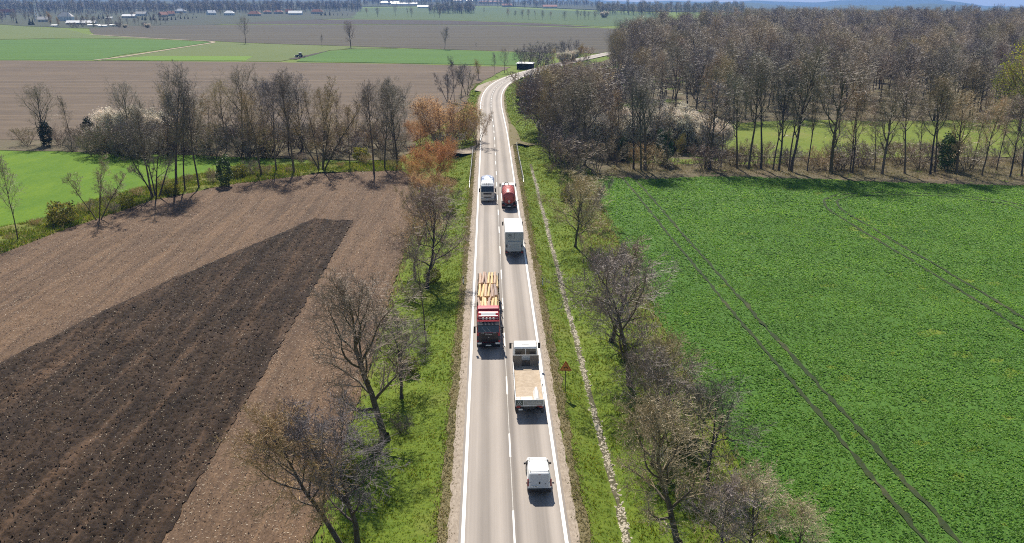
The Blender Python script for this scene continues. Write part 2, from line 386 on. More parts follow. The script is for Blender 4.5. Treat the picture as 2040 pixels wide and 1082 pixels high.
# ------------------------------------------------------------------ terrain shape
ROAD_PTS = [(-400, 1.56), (100, 1.56), (240, 1.56), (262, 1.45), (302, 0.85), (342, 1.05), (381, 3.7), (410, 8.4), (436, 15.2), (476, 29.0), (533, 50.5), (600, 78), (700, 122), (900, 215), (1200, 360)]
_ry = np.array([p[0] for p in ROAD_PTS], float); _rx = np.array([p[1] for p in ROAD_PTS], float)
_yy = np.arange(-400, 1201, 2.0); _xx = np.interp(_yy, _ry, _rx)
for _ in range(2):
    _xx = np.convolve(np.pad(_xx, 9, mode='edge'), np.ones(19) / 19, mode='valid')
def xc(Y): return np.interp(Y, _yy, _xx)
def slope_c(Y): return np.cos(np.arctan((xc(np.asarray(Y) + 3.) - xc(np.asarray(Y) - 3.)) / 6.0))
PROF_D = [-60, -14, -9.5, -8, -5.3, -4.4, 4.3, 4.7, 7.1, 7.5, 8.3, 8.9, 11, 16, 60]
PROF_Z = [-.8, -.8, -.95, -.85, -.18, -.08, -.08, -.14, -.85, -1.15, -1.15, -.8, -.65, -.8, -.8]
def wob(X, Y):
    return 0.07 * np.sin(X * .53 + 1.3 * np.sin(Y * .21)) * np.sin(Y * .37 + X * .11) + 0.05 * np.sin(X * 1.3 + Y * .9) * np.sin(Y * 1.1 - X * .4)
def hz(X, Y):
    X = np.asarray(X, float); Y = np.asarray(Y, float)
    d = (X - xc(Y)) * slope_c(Y)
    z = np.interp(d, PROF_D, PROF_Z)
    off = np.clip((np.abs(d - .5) - 6) / 3, 0, 1) * (1 - np.clip((np.abs(d) - 60) / 40, 0, 1))
    z = z + wob(X, Y) * off
    # beyond the village the plain falls gently away, more so towards the right
    r = np.hypot(X, Y); k = np.clip((r - 2300) / 1500, 0, 1); k = k * k * (3 - 2 * k)
    u = np.clip(X / np.maximum(Y, 1.0), -0.6, 0.65)
    ang = 0.0025 + 0.0125 * np.clip((u + 0.05) / 0.6, 0, 1)
    return z * (1 - k) + k * (CAM_H - r * ang - 14)
def hz1(x, y): return float(hz(x, y))

def axis(fine, grow, lim0, lim1):
    a = list(np.arange(fine[0], fine[1] + 1e-6, fine[2]))
    s = fine[2]
    while a[-1] < lim1: s *= grow; a.append(a[-1] + s)
    s = fine[2]; b = []
    x = a[0]
    while x > lim0: s *= grow; x -= s; b.append(x)
    return np.array(b[::-1] + a)
gx = axis((-15, 22, 0.42), 1.09, -14000, 14000)
gy = axis((20, 330, 1.6), 1.045, -500, 16000)
X, Y = np.meshgrid(gx, gy)
nx, ny = len(gx), len(gy)
V = np.stack([X.ravel(), Y.ravel(), hz(X, Y).ravel()], 1)
ii, jj = np.meshgrid(np.arange(nx - 1), np.arange(ny - 1)); b0 = (jj * nx + ii).ravel()
F = np.stack([b0, b0 + 1, b0 + nx + 1, b0 + nx], 1)
tag(obj('ground', np_mesh('ground', V, F, [M['grass_ground']], True)), kind='structure')

def jitter_edge(poly, step, amp, seed):
    r = random.Random(seed); out = []
    for (x0, y0), (x1, y1) in zip(poly, poly[1:] + poly[:1]):
        L = math.hypot(x1 - x0, y1 - y0); n = max(1, int(L / step))
        for k in range(n):
            t = k / n; a = amp if k else 0
            out.append((x0 + (x1 - x0) * t + r.uniform(-a, a), y0 + (y1 - y0) * t + r.uniform(-a, a)))
    return out

def inside(poly, P):
    """vectorised point in polygon"""
    P = np.asarray(P); x, y = P[:, 0], P[:, 1]; res = np.zeros(len(P), bool)
    n = len(poly)
    for i in range(n):
        x0, y0 = poly[i]; x1, y1 = poly[(i + 1) % n]
        c = ((y0 > y) != (y1 > y))
        with np.errstate(divide='ignore', invalid='ignore'):
            xi = (x1 - x0) * (y - y0) / (y1 - y0 + 1e-12) + x0
        res ^= c & (x < xi)
    return res

def sheet(name, poly, m, lift, grid, edge_step=None, amp=0.0, disp=None, parent=None, seed=1):
    """a sheet of ground following the terrain inside a polygon (metres)"""
    poly = jitter_edge(list(poly), edge_step or grid, amp, seed)
    xs = [p[0] for p in poly]; ys = [p[1] for p in poly]
    gx, gy = np.meshgrid(np.arange(min(xs), max(xs), grid), np.arange(min(ys), max(ys), grid))
    P = np.stack([gx.ravel(), gy.ravel()], 1); P += rng.uniform(-.18, .18, P.shape) * grid
    P = P[inside(poly, P)]
    vs = [Vector(p) for p in poly] + [Vector((float(a), float(b))) for a, b in P]
    n = len(poly)
    v2, e2, f2, *_ = delaunay_2d_cdt(vs, [(i, (i + 1) % n) for i in range(n)], [], 1, 1e-4)
    Q = np.array([(v[0], v[1]) for v in v2])
    z = hz(Q[:, 0], Q[:, 1]) + lift
    if disp is not None: z = z + disp(Q[:, 0], Q[:, 1])
    F = np.array([f for f in f2 if len(f) == 3])
    me = np_mesh(name, np.column_stack([Q, z]), F, [m], True)
    o = obj(name, me, parent)
    if parent is None: tag(o, kind='structure')
    return o
def PX(*pts, z=-0.8): return [G(x, y, z) for x, y in pts]

# --- fields, left
LEFT_EDGE = PX((-130, 552), (0, 508), (140, 456), (300, 402), (450, 371), (640, 346), (800, 341))
tilled = [(-12.3, 30), (-12.3, 120), (-12.8, 165)] + [(-14, 184)] + LEFT_EDGE[::-1] + [(-95, 60), (-90, 30)]
def edge_dist(poly, P):
    d = np.full(len(P), 1e9)
    for a, b in zip(poly, poly[1:] + poly[:1]):
        a = np.array(a); b = np.array(b); ab = b - a; t = np.clip(((P - a) @ ab) / (ab @ ab), 0, 1)
        d = np.minimum(d, np.linalg.norm(P - (a + t[:, None] * ab), axis=1))
    return d
PL = [(-22.6, 30), (-22.5, 90), (-22.6, 149), (-29.3, 150.5), (-36.5, 131), (-43.4, 112.5), (-50, 88), (-54.5, 66), (-57.5, 45), (-59, 30)]
def plough_mask(x, y):
    P_ = np.column_stack([x, y]); return np.where(inside(PL, P_), np.clip(edge_dist(PL, P_) / .9, 0, 1), 0)
def tilled_d(x, y): return -.18 * plough_mask(x, y) + 0.04 * np.sin(x * 5.2 + np.sin(y * .3)) * (0.5 + 0.5 * np.sin(y * .13 + x * .2)) + rng.normal(0, .025, len(x))
sheet('tilled_field', tilled, M['soil_tilled'], 0.16, 0.8, 1.2, 0.25, tilled_d)
def plough_row(x, y):
    w = .3 * np.sin(y * .35) + .25 * np.sin(y * .11 + x * .3) + .15 * np.sin(y * 1.3 + x)
    row = 0.07 * np.sin((x + w) * 2 * math.pi / 1.15) * (.6 + .4 * np.sin(y * .17 + x * .8))
    big = 0.10 * np.sin((x - 0.02 * y + .6 * np.sin(y * .09)) * 2 * math.pi / 5.3 + 1.0) + .05 * np.sin(y * .8 + 2 * np.sin(x * .6))
    return row + big
def plough_d(x, y):
    return plough_mask(x, y) * (.17 + plough_row(x, y) + rng.normal(0, .085, len(x)))
sheet('ploughed_strip', PL, M['soil_ploughed'], 0.19, 0.24, 0.6, 0.22, plough_d)
BANK_IN = PX((-130, 500), (0, 456), (75, 441), (180, 402), (320, 366), (370, 353), (460, 339), (560, 331), (800, 322))
sheet('field_bank', LEFT_EDGE + BANK_IN[::-1], M['bank'], 0.09, 0.9, 1.5, 0.4, lambda x, y: 0.35 * np.sin(x * .31) * np.sin(y * .4) ** 2 + rng.normal(0, .08, len(x)))
meadow = PX((-260, 300), (0, 301), (120, 303), (300, 308), (520, 316), (555, 330), (460, 338), (370, 352), (320, 365), (180, 401), (75, 440), (0, 455), (-260, 540))
sheet('green_meadow', meadow, M['wheat_near'], 0.13, 2.5, 3, 0.5)
sheet('hedge_floor', PX((-260, 299), (0, 300), (120, 302), (300, 307), (520, 315), (700, 320), (800, 322), (830, 285), (700, 275), (520, 283), (300, 284), (100, 280), (-260, 278)), M['litter'], 0.11, 2.5, 3, 0.8)
sheet('brown_field', PX((-700, 121), (0, 121), (200, 122), (520, 124), (800, 128), (1018, 134), (985, 150), (945, 172), (925, 215), (870, 262), (820, 284), (700, 274), (520, 282), (300, 283), (100, 279), (-700, 272)), M['soil_far'], 0.15, 7, 8, 0.8, lambda x, y: rng.normal(0, .04, len(x)))
sheet('wheat_field', PX((-700, 80), (0, 80), (150, 77), (330, 80), (424, 84), (330, 98), (240, 110), (195, 120), (0, 120), (-700, 120)), M['wheat'], 0.17, 12, 12, 0.8)
sheet('pale_field', PX((-700, 50), (0, 50), (130, 58), (180, 70), (330, 78.5), (150, 76), (0, 79), (-700, 79)), M['wheat_pale'], 0.19, 16, 16, 1.5)
sheet('sprouting_field', PX((430, 84), (500, 87), (690, 93), (800, 97), (700, 98), (655, 101), (610, 112), (560, 122.5), (510, 122.5), (430, 121.5), (200, 121), (245, 111), (335, 99)), M['wheat_pale'], 0.19, 12, 12, 1.0)
sheet('lime_strip', PX((205, 119.5), (300, 112), (505, 113), (490, 121.8), (300, 121.5)), M['wheat_lime'], 0.23, 10, 8, 0.8)
sheet('far_wheat_field', PX((604, 114), (658, 102), (705, 98.5), (805, 98), (900, 100), (1045, 106), (1035, 131), (800, 126.5), (590, 123)), M['wheat'], 0.21, 12, 12, 1.0)
sheet('worked_soil', PX((575, 118), (598, 113.5), (655, 101.5), (650, 103.5), (608, 115), (590, 119)), M['soil_dark'], 0.29, 6, 6, 0.6)
sheet('stubble_field', PX((175, 56), (250, 52), (420, 50), (600, 49.5), (1000, 51), (1320, 60), (1320, 108), (1100, 106), (1040, 103.5), (800, 96), (690, 92), (500, 86), (430, 82.5), (330, 78), (185, 69)), M['soil_grey'], 0.17, 20, 20, 1.5)
sheet('dark_strip', PX((400, 41), (700, 39), (900, 41), (1080, 47), (1200, 55), (1000, 50), (600, 48.5), (400, 49)), M['soil_dark'], 0.22, 30, 30, 2)
sheet('far_meadow', PX((560, 36), (700, 18), (1000, 17), (1330, 28), (1300, 48), (1200, 53), (1080, 46), (900, 40), (700, 38)), M['far_green'], 0.2, 50, 50, 4)
def strip(name, pts, w, m, lift, parent=None, step=4, seed=1, amp=0.06):
    """ribbon of ground along a polyline in metres"""
    P = [Vector(p) for p in pts]; S = [0.0]
    for a, b in zip(P, P[1:]): S.append(S[-1] + (b - a).length)
    n = max(2, int(S[-1] / step)); s = np.linspace(0, S[-1], n + 1)
    x = np.interp(s, S, [p.x for p in P]); y = np.interp(s, S, [p.y for p in P])
    for _ in range(2):
        if n > 6:
            x[1:-1] = (x[:-2] + x[1:-1] * 2 + x[2:]) / 4; y[1:-1] = (y[:-2] + y[1:-1] * 2 + y[2:]) / 4
    tx, ty = np.gradient(x), np.gradient(y); L = np.hypot(tx, ty); nxv, nyv = ty / L, -tx / L
    r = np.random.default_rng(seed)
    wa = w / 2 + r.normal(0, amp, n + 1); wb = w / 2 + r.normal(0, amp, n + 1)
    A = np.column_stack([x - nxv * wa, y - nyv * wa]); B = np.column_stack([x + nxv * wb, y + nyv * wb])
    C = np.column_stack([x, y])
    Q = np.stack([A, C, B], 1).reshape(-1, 2)
    V = np.column_stack([Q, hz(Q[:, 0], Q[:, 1]) + lift])
    F = []
    for i in range(n):
        for k in (0, 1): F.append((3 * i + k, 3 * i + k + 1, 3 * i + 4 + k, 3 * i + 3 + k))
    o = obj(name, np_mesh(name, V, np.array(F), [m], True), parent)
    if parent is None: tag(o, kind='structure')
    return o
sheet('far_plain', PX((-900, 17), (300, 20), (560, 21), (700, 17), (1000, 15.5), (1330, 24), (1500, 26), (2500, 26)) + [(9000, 7000), (4000, 12500), (-4000, 12500), (-9000, 7000)], M['plain'], 1.2, 260, 260, 20)
sheet('village_ground', PX((-900, 49), (0, 49), (130, 56), (178, 57), (250, 52.5), (420, 50), (560, 42), (700, 36.5), (720, 17), (560, 20.5), (300, 19.5), (-900, 16.5)), M['plain'], 0.25, 60, 50, 6)
strip('dirt_path', PX((190, 120.5), (215, 118), (260, 111.5), (345, 98), (424, 86), (428, 84.5), (415, 82.5), (330, 78.5), (180, 69.5)), 3.2, M['path'], 0.33, step=6)

# --- right: crop field, wood floor, glade
CROP = [(20, 30), (19.6, 110), (20, 150), (21, 178)] + PX((1200, 352), (1300, 358), (1420, 352), (1600, 357), (1760, 364), (1900, 368), (2060, 372), (2400, 385)) + [(150, 120), (130, 30)]
crop = sheet('crop_field', CROP, M['crop_soil'], 0.06, 1.5, 2.0, 0.3, lambda x, y: rng.normal(0, .03, len(x)))
def rutpair(pts, gap=2.3, w=0.5):
    out = []
    for sgn in (-1, 1):
        q = []
        for i, p in enumerate(pts):
            a = Vector(pts[max(i - 1, 0)]); b = Vector(pts[min(i + 1, len(pts) - 1)]); t = (b - a).normalized()
            q.append((p[0] + t.y * sgn * gap / 2, p[1] - t.x * sgn * gap / 2))
        out.append(q)
    return out
RUTS = []
T1 = [(31.0, 30), (30.9, 60), (30.0, 100), (29.3, 140), (28.9, 175), (28.6, 186)]
T2 = [(60.5, 30), (61, 110), (60.6, 145), (60.6, 156), (62.5, 163), (66.5, 167), (75, 168.5), (86, 167), (93, 161), (96, 152), (97, 140), (97, 60)]
for T in (T1, T2):
    for q in rutpair(T):
        RUTS.append(q); strip('wheel_rut', q, 0.42, M['rut'], 0.15, parent=crop, step=1.0, seed=len(RUTS), amp=0.09)
sheet('headland', PX((1185, 356), (1300, 358), (1420, 352), (1600, 357), (1760, 364), (1900, 368), (2060, 372), (2400, 385), (2400, 330), (2040, 334), (1800, 330), (1500, 328), (1250, 328), (1180, 335)), M['litter'], 0.08, 1.6, 2.0, 0.6, lambda x, y: rng.normal(0, .06, len(x)))
sheet('wood_floor', [(17, 196), (120, 193), (230, 190), (420, 300), (900, 900), (650, 1120), (300, 1110), (165, 850), (80, 590), (58, 520), (32, 440), (18, 390), (15, 300)], M['litter'], 0.04, 14, 14, 3)
sheet('glade', PX((1380, 300), (1500, 312), (1700, 316), (2040, 312), (2400, 316), (2400, 236), (2040, 238), (1800, 243), (1600, 240), (1500, 244), (1400, 258)), M['glade'], 0.16, 4, 4, 1.5)

# --- far hills
def hills(name, dist, prof, base, m):
    vs, fs = [], []
    us = np.linspace(-0.75, 0.85, 200)
    P = np.interp(us, [p[0] for p in prof], [p[1] for p in prof])
    P = P + 9 * np.sin(us * 31) + 6 * np.sin(us * 67 + 1) + 3 * np.sin(us * 140)
    for k, (dd, f) in enumerate(((0, 0), (700, .62), (1500, 1.0), (3000, .5))):
        for u, h in zip(us, P):
            a = math.atan(u); r = dist + dd
            vs.append((r * math.sin(a), r * math.cos(a), base + (h - base) * f))
    n = len(us)
    for k in range(3):
        for i in range(n - 1): fs.append((k * n + i, k * n + i + 1, (k + 1) * n + i + 1, (k + 1) * n + i))
    tag(obj(name, np_mesh(name, vs, fs, [m], True)), kind='structure')
hills('hills', 9000, [(-.8, 60), (-.3, 60), (0, 28), (.12, -8), (.25, -34), (.4, -6), (.47, -10), (.55, -60), (.65, -75), (.9, -70)], -150, M['hill'])
hills('near_hills', 5200, [(-.8, 20), (-.1, 12), (.1, -4), (.2, -12), (.3, -26), (.38, -22), (.44, -30), (.5, -24), (.56, -38), (.9, -40)], -60, M['hill'])

# ------------------------------------------------------------------ road
road = empty('road', (0, 0, 0)); tag(road, kind='structure')
RY = np.concatenate([np.arange(-80, 240, 8.0), np.arange(240, 620, 3.0), np.arange(620, 1100, 10.0)])
def road_ribbon(name, d0, d1, m, z, y0=-80, y1=1090, parent=road, uv=False, amp=0.0, seed=1, step=None):
    ys = RY[(RY >= y0) & (RY <= y1)] if step is None else np.arange(y0, y1 + 1e-6, step)
    x = xc(ys); t = (xc(ys + 3) - xc(ys - 3)) / 6; L = np.hypot(t, 1); nxv, nyv = 1 / L, -t / L
    r = np.random.default_rng(seed); n = len(ys)
    j0 = r.normal(0, amp, n) if amp else 0; j1 = r.normal(0, amp, n) if amp else 0
    if amp and abs(d0) < abs(d1): j0 = 0
    if amp and abs(d1) < abs(d0): j1 = 0
    a, b = d0 + j0, d1 + j1
    V = np.stack([np.column_stack([x + nxv * a, ys + nyv * a, np.full(n, z)]), np.column_stack([x + nxv * b, ys + nyv * b, np.full(n, z)])], 1).reshape(-1, 3)
    k = np.arange(n - 1) * 2; F = np.stack([k, k + 1, k + 3, k + 2], 1)
    me = np_mesh(name, V, F, [m])
    if uv:
        ul = me.uv_layers.new(name='UVMap'); s = np.repeat(ys, 2); u = np.tile([0, 1], n)
        li = F.ravel(); ul.data.foreach_set('uv', np.column_stack([u[li], s[li]]).astype(np.float32).ravel())
    return obj(name, me, parent)
road_ribbon('carriageway', -3.8, 3.8, M['asphalt'], 0.0, uv=True)
road_ribbon('gravel_shoulder', -3.8, -4.55, M['gravel'], -0.012, amp=0.07, seed=3, step=.7, y1=600)
road_ribbon('gravel_shoulder', 3.8, 4.4, M['gravel'], -0.012, amp=0.05, seed=4, step=.7, y1=600)
road_ribbon('edge_line', -3.62, -3.38, M['line'], 0.006, y1=278)
road_ribbon('edge_line', -3.62, -3.38, M['line'], 0.006, y0=300)
road_ribbon('edge_line', 3.38, 3.62, M['line'], 0.006)
road_ribbon('centre_seam', -0.03, 0.03, M['line_worn'], 0.004, y1=420)
y = 53.5 - 12 * 4
first = None
while y < 470:
    if y < 225:
        if first is None:
            first = MB().add([(-.065, 0, 0), (.065, 0, 0), (.065, 4.1, 0), (-.065, 4.1, 0)], [(0, 1, 2, 3)]).mesh('centre_dash', M['line'])
        obj('centre_dash', first, road, (1.56, y, 0.009))
    else:
        road_ribbon('centre_dash', -.075, .075, M['line'], 0.009, y0=y, y1=y + (4.2 if y < 330 else 3), step=1.0)
    y += 12 if y < 225 else (12 if y < 300 else 8)
for sgn, d0, w in ((-1, 4.75, .9), (1, 4.7, 1.0)):
    strip('verge_edge', [(float(xc(yy)) + sgn * d0, yy) for yy in range(-60, 350, 5)], w, M['verge_soil'], .045, step=1.2, seed=5 + sgn, amp=.16)
# lay-bys and side tracks
sheet('side_track', [(5.3, 232), (5.5, 248), (5.8, 262), (6.6, 264), (7.4, 256), (8.0, 244), (8.2, 233), (12, 230.5), (22, 229.8), (22, 228), (12, 228.2), (8, 227.5), (6.0, 225), (5.3, 222)], M['verge_soil'], 0.0, 0.8, 1.0, 0.1, lambda x, y: np.maximum(0, -0.03 - hz(x, y)) * np.clip((12 - x) / 5, 0, 1) + .05)
sheet('field_entrance', [(-2.4, 216), (-3.4, 213), (-6, 212), (-12, 216), (-12, 219), (-6, 219), (-3.4, 224), (-2.4, 232)], M['gravel'], 0.0, 0.8, 1.0, 0.1, lambda x, y: np.maximum(0, -0.03 - hz(x, y)) * np.clip((x + 13) / 6, 0, 1))
sheet('lay_by', [(0.0, 350), (1.0, 372), (4.2, 396), (9.5, 424), (5.5, 414), (-0.5, 396), (-4.2, 380), (-5.4, 362)], M['gravel'], 0.0, 1.2, 1.5, 0.1, lambda x, y: np.maximum(0, -0.03 - hz(x, y)))

# ------------------------------------------------------------------ trees
def tubes(segs, n):
    """list of (p0,p1,r0,r1) -> vertices, quads"""
    A = np.array([s[0] for s in segs]); B = np.array([s[1] for s in segs])
    r0 = np.array([s[2] for s in segs]); r1 = np.array([s[3] for s in segs])
    D = B - A; D /= np.maximum(np.linalg.norm(D, axis=1, keepdims=True), 1e-9)
    ref = np.where(np.abs(D[:, 2:3]) > .9, np.array([[1., 0, 0]]), np.array([[0, 0, 1.]]))
    U = np.cross(D, ref); U /= np.linalg.norm(U, axis=1, keepdims=True); W = np.cross(D, U)
    m = len(segs); V = np.zeros((m, 2 * n, 3)); F = np.zeros((m, n, 4), int)
    for i in range(n):
        a = 2 * math.pi * i / n; o = U * math.cos(a) + W * math.sin(a)
        V[:, i] = A + o * r0[:, None]; V[:, n + i] = B + o * r1[:, None]
        j = (i + 1) % n
        F[:, i] = np.array([i, j, n + j, n + i])
    F = F + (np.arange(m) * 2 * n)[:, None, None]
    return V.reshape(-1, 3), F.reshape(-1, 4)

def grow(seed, H=20, r=0.28, lean=(0, 0), clear=.35, limbs=14, limb_len=.3, limb_ang=45, up=(.0, .16, .1, .05), crook=(.035, .16, .22, .3),
         kids=(0, 7, 6, 3), lens=(1, 1, .5, .5, .55), twig_r=.016, stems=1, stem_spread=.2, top_bias=.0, levels=4, taper=.78, droop=0.0):
    """bare tree as lists of segments: thick wood (trunk, limbs) and fine wood (branches, twigs)"""
    rd = random.Random(seed); thick, fine, tips = [], [], []
    def perp(d, ang, az):
        d = Vector(d); u = d.orthogonal().normalized(); w = d.cross(u)
        return (d * math.cos(ang) + (u * math.cos(az) + w * math.sin(az)) * math.sin(ang)).normalized()
    def branch(p, d, L, rad, lev):
        n = (9, 6, 4, 3, 1)[lev]; st = L / n; pts = [(p.copy(), d.copy(), rad)]
        for i in range(n):
            c = crook[min(lev, 3)]
            d = d + Vector((rd.gauss(0, c), rd.gauss(0, c), rd.gauss(0, c) + up[min(lev, 3)] - (droop if lev >= 2 else 0)))
            d.normalize(); q = p + d * st
            rr = rad * (1 - taper * (i + 1) / n) if lev else rad * (1 - .8 * (i + 1) / n)
            rr = max(rr, twig_r * .6); rp = pts[-1][2]
            (thick if lev <= 1 else fine).append((tuple(p), tuple(q), rp, rr))
            p = q; pts.append((p.copy(), d.copy(), rr))
        if lev >= levels:
            tips.append(tuple(p)); return
        if lev == 0: nk, t0 = limbs, clear
        else: nk, t0 = kids[lev], .18
        az = rd.uniform(0, 6.28)
        for k in range(nk):
            t = t0 + (1 - t0) * ((k + rd.uniform(.1, .9)) / nk) ** (1 - top_bias if lev == 0 else 1)
            f = min(t, .999) * n; i = int(f); a, b = pts[i], pts[min(i + 1, n)]
            pp = a[0].lerp(b[0], f - i); dd = a[1]; rr = a[2] + (b[2] - a[2]) * (f - i)
            az += 2.4 + rd.uniform(-.5, .5)
            if lev == 0:
                tt = (t - t0) / (1 - t0); Lk = H * limb_len * (.72 + .42 * math.sin(math.pi * min(tt * 1.15, 1)) - .18 * tt) * rd.uniform(.7, 1.25); an = R(limb_ang) * (1.15 - .55 * (t - t0) / (1 - t0)) * rd.uniform(.8, 1.2)
            else:
                Lk = L * lens[lev + 1] * (1.2 - .6 * t) * rd.uniform(.7, 1.3); an = R(rd.uniform(25, 60))
            branch(pp, perp(dd, an, az), Lk, max(rr * (.6 if lev == 0 else .58), twig_r), lev + 1)
    for s in range(stems):
        a = 2 * math.pi * s / stems + rd.uniform(-.4, .4); sp = stem_spread if stems > 1 else 0
        d = Vector((lean[0] + sp * math.cos(a), lean[1] + sp * math.sin(a), 1)).normalized()
        h = H * (1 if s == 0 else rd.uniform(.75, 1))
        branch(Vector((.25 * r * stems * math.cos(a) * (stems > 1), .25 * r * stems * math.sin(a) * (stems > 1), -.3)), d, h, r * (1 if stems == 1 else .7), 0)
    # flared root collar
    if stems == 1: thick.append(((0, 0, -.35), (0, 0, .5), r * 1.7, r * 1.02))
    return thick, fine, tips

def leaves(tips, per, spread, size, seed):
    r = np.random.default_rng(seed); T = np.repeat(np.array(tips), per, axis=0); T = T + r.normal(0, spread, T.shape)
    n = len(T); s = size * r.uniform(.6, 1.4, (n, 1))
    u = r.normal(0, 1, (n, 3)); u /= np.linalg.norm(u, axis=1, keepdims=True); w = np.cross(u, r.normal(0, 1, (n, 3))); w /= np.linalg.norm(w, axis=1, keepdims=True)
    V = np.stack([T - u * s, T + w * s * .6, T + u * s, T - w * s * .6], 1).reshape(-1, 3)
    return V, np.arange(n * 4).reshape(-1, 4)

MESH = {}
def proto(key, twig='twig', leaf=None, **kw):
    thick, fine, tips = grow(**kw)
    V, F = tubes(thick, 6 if kw.get('r', .28) > .15 else 5)
    t = np_mesh(key + '_trunk', V, F, [M['bark']], True)
    V, F = tubes(fine, 3)
    c = np_mesh(key + '_crown', V, F, [M[twig]])
    l = None
    if leaf:
        V, F = leaves(tips, leaf[1], leaf[2], leaf[3], kw['seed']); l = np_mesh(key + '_' + leaf[4], V, F, [M[leaf[0]]])
    MESH[key] = (t, c, l, leaf[4] if leaf else None)

# tall wood trees
for i in range(5):
    proto('tall%d' % i, seed=11 + i, H=21 + i % 3, r=.3, clear=(.36, .42, .28, .4, .25)[i], limbs=17, limb_len=.37, limb_ang=(44, 38, 50, 40, 48)[i], kids=(0, 9, 7, 4), twig_r=.0145, up=(.0, .2, .12, .06), top_bias=.25)
for i in range(2):   # broad, strongly forked
    proto('broad%d' % i, seed=31 + i, H=19, r=.42, clear=.25, limbs=15, limb_len=.46, limb_ang=48, kids=(0, 9, 7, 4), twig_r=.0155, up=(.0, .16, .1, .05), top_bias=.1)
for i in range(2):   # slender young poles
    proto('slim%d' % i, seed=41 + i, H=16, r=.15, clear=.35, limbs=14, limb_len=.24, limb_ang=38, kids=(0, 7, 6, 4), twig_r=.015, up=(.0, .2, .1, .05), top_bias=.2)
# roadside trees
for i in range(3):
    proto('road%d' % i, seed=51 + i, H=12, r=.24, clear=.22, limbs=13, limb_len=.52, limb_ang=52, kids=(0, 10, 9, 4), crook=(.06, .2, .24, .3), twig_r=.0155, up=(.02, .12, .08, .05))
proto('lean', seed=61, H=13, r=.25, lean=(-.27, .05), clear=.3, limbs=14, limb_len=.42, limb_ang=48, kids=(0, 10, 9, 4), crook=(.07, .16, .22, .3), twig_r=.0155, up=(.03, .14, .08, .05))
proto('crooked', seed=63, H=13, r=.3, lean=(-.14, .0), clear=.2, limbs=15, limb_len=.42, limb_ang=52, kids=(0, 10, 9, 4), crook=(.09, .22, .25, .3), twig_r=.0155, up=(.05, .12, .08, .05))
proto('grey0', twig='twig_grey', seed=66, H=8, r=.16, clear=.12, limbs=15, limb_len=.62, limb_ang=55, kids=(0, 9, 7, 4), crook=(.1, .2, .22, .25), twig_r=.0165, up=(.02, .1, .06, .03))
proto('multi', seed=71, H=10, r=.15, stems=4, stem_spread=.42, clear=.3, limbs=6, limb_len=.25, limb_ang=35, kids=(0, 8, 7, 4), twig_r=.013, up=(.0, .16, .1, .05))
# shrubs
for i in range(2):
    proto('shrub%d' % i, seed=81 + i, H=4.5, r=.07, stems=7, stem_spread=.75, clear=.1, limbs=7, limb_len=.4, limb_ang=42, kids=(0, 8, 6, 2), levels=3, twig_r=.014, up=(.03, .1, .06, .04))
proto('orange', twig='twig_orange', leaf=('bud', 7, .24, .04, 'buds'), seed=91, H=6, r=.08, stems=8, stem_spread=.75, clear=.12, limbs=8, limb_len=.42, limb_ang=42, kids=(0, 8, 6, 2), levels=3, twig_r=.016, up=(.04, .12, .08, .05))
proto('thorn', twig='twig', leaf=('blossom', 10, .22, .085, 'blossom'), seed=93, H=4.6, r=.07, stems=8, stem_spread=.8, clear=.15, limbs=8, limb_len=.42, limb_ang=45, kids=(0, 8, 6, 2), levels=3, twig_r=.014, up=(.03, .1, .06, .05))
proto('leafing', twig='twig_orange', leaf=('young_leaf', 4, .25, .09, 'leaves'), seed=95, H=8, r=.16, clear=.2, limbs=14, limb_len=.42, limb_ang=48, kids=(0, 7, 5, 2), levels=3, twig_r=.016)
proto('budding', twig='twig', leaf=('bud_tan', 1, .25, .07, 'buds'), seed=97, H=19, r=.28, clear=.22, limbs=16, limb_len=.42, limb_ang=48, kids=(0, 9, 7, 3), twig_r=.016, up=(.0, .18, .1, .05))
def conifer(key, H, Rb, n, seed):
    r = random.Random(seed); thick = [((0, 0, -.3), (0, 0, H), .22, .03)]; V, F = [], []
    for k in range(n):
        t = k / n; z = H * (.06 + .93 * t); rad = Rb * (1 - t) ** .8 * r.uniform(.75, 1.15) + .12
        for j in range(9):
            a = r.uniform(0, 6.28); d = Vector((math.cos(a), math.sin(a), 0)); s = Vector((-d.y, d.x, 0))
            for q in range(3):
                f0 = q / 3; c = d * rad * (f0 + .3) + Vector((0, 0, z - rad * .22 * (f0 + .3) + r.uniform(-.15, .15)))
                w = .32 * rad * r.uniform(.5, 1) + .08; b = len(V)
                V += [tuple(c - d * rad * .25), tuple(c + s * w - Vector((0, 0, w * .5))), tuple(c + d * rad * .22), tuple(c - s * w - Vector((0, 0, w * .5)))]; F.append((b, b + 1, b + 2, b + 3))
    v, f = tubes(thick, 6)
    MESH[key] = (np_mesh(key + '_trunk', v, f, [M['bark']]), np_mesh(key + '_crown', V, F, [M['needle']]), None, None)
conifer('spruce', 14, 3.0, 26, 5)
def bushy(key, H, Rr, n, mt, seed, size=.16):
    """dense leafy column or dome: leaf faces through the whole volume on a few stems"""
    r = np.random.default_rng(seed); P = r.normal(0, 1, (n, 3)); P /= np.linalg.norm(P, axis=1, keepdims=True); P *= r.uniform(.35, 1, (n, 1)) ** .6
    P *= (1 + .25 * np.sin(P[:, :1] * 5 + 2) * np.sin(P[:, 2:3] * 6)); P = P * np.array([Rr, Rr, H / 2]) + np.array([0, 0, H / 2])
    V, F = leaves(P, 1, .06, size, seed)
    th, fi, _ = grow(seed=seed, H=H * .9, r=.08, stems=4, stem_spread=.3, limbs=6, kids=(0, 3, 2, 1), levels=2)
    v, f = tubes(th + fi, 4)
    MESH[key] = (np_mesh(key + '_trunk', v, f, [M['bark']]), np_mesh(key + '_crown', V, F, [M[mt]]), None, None)
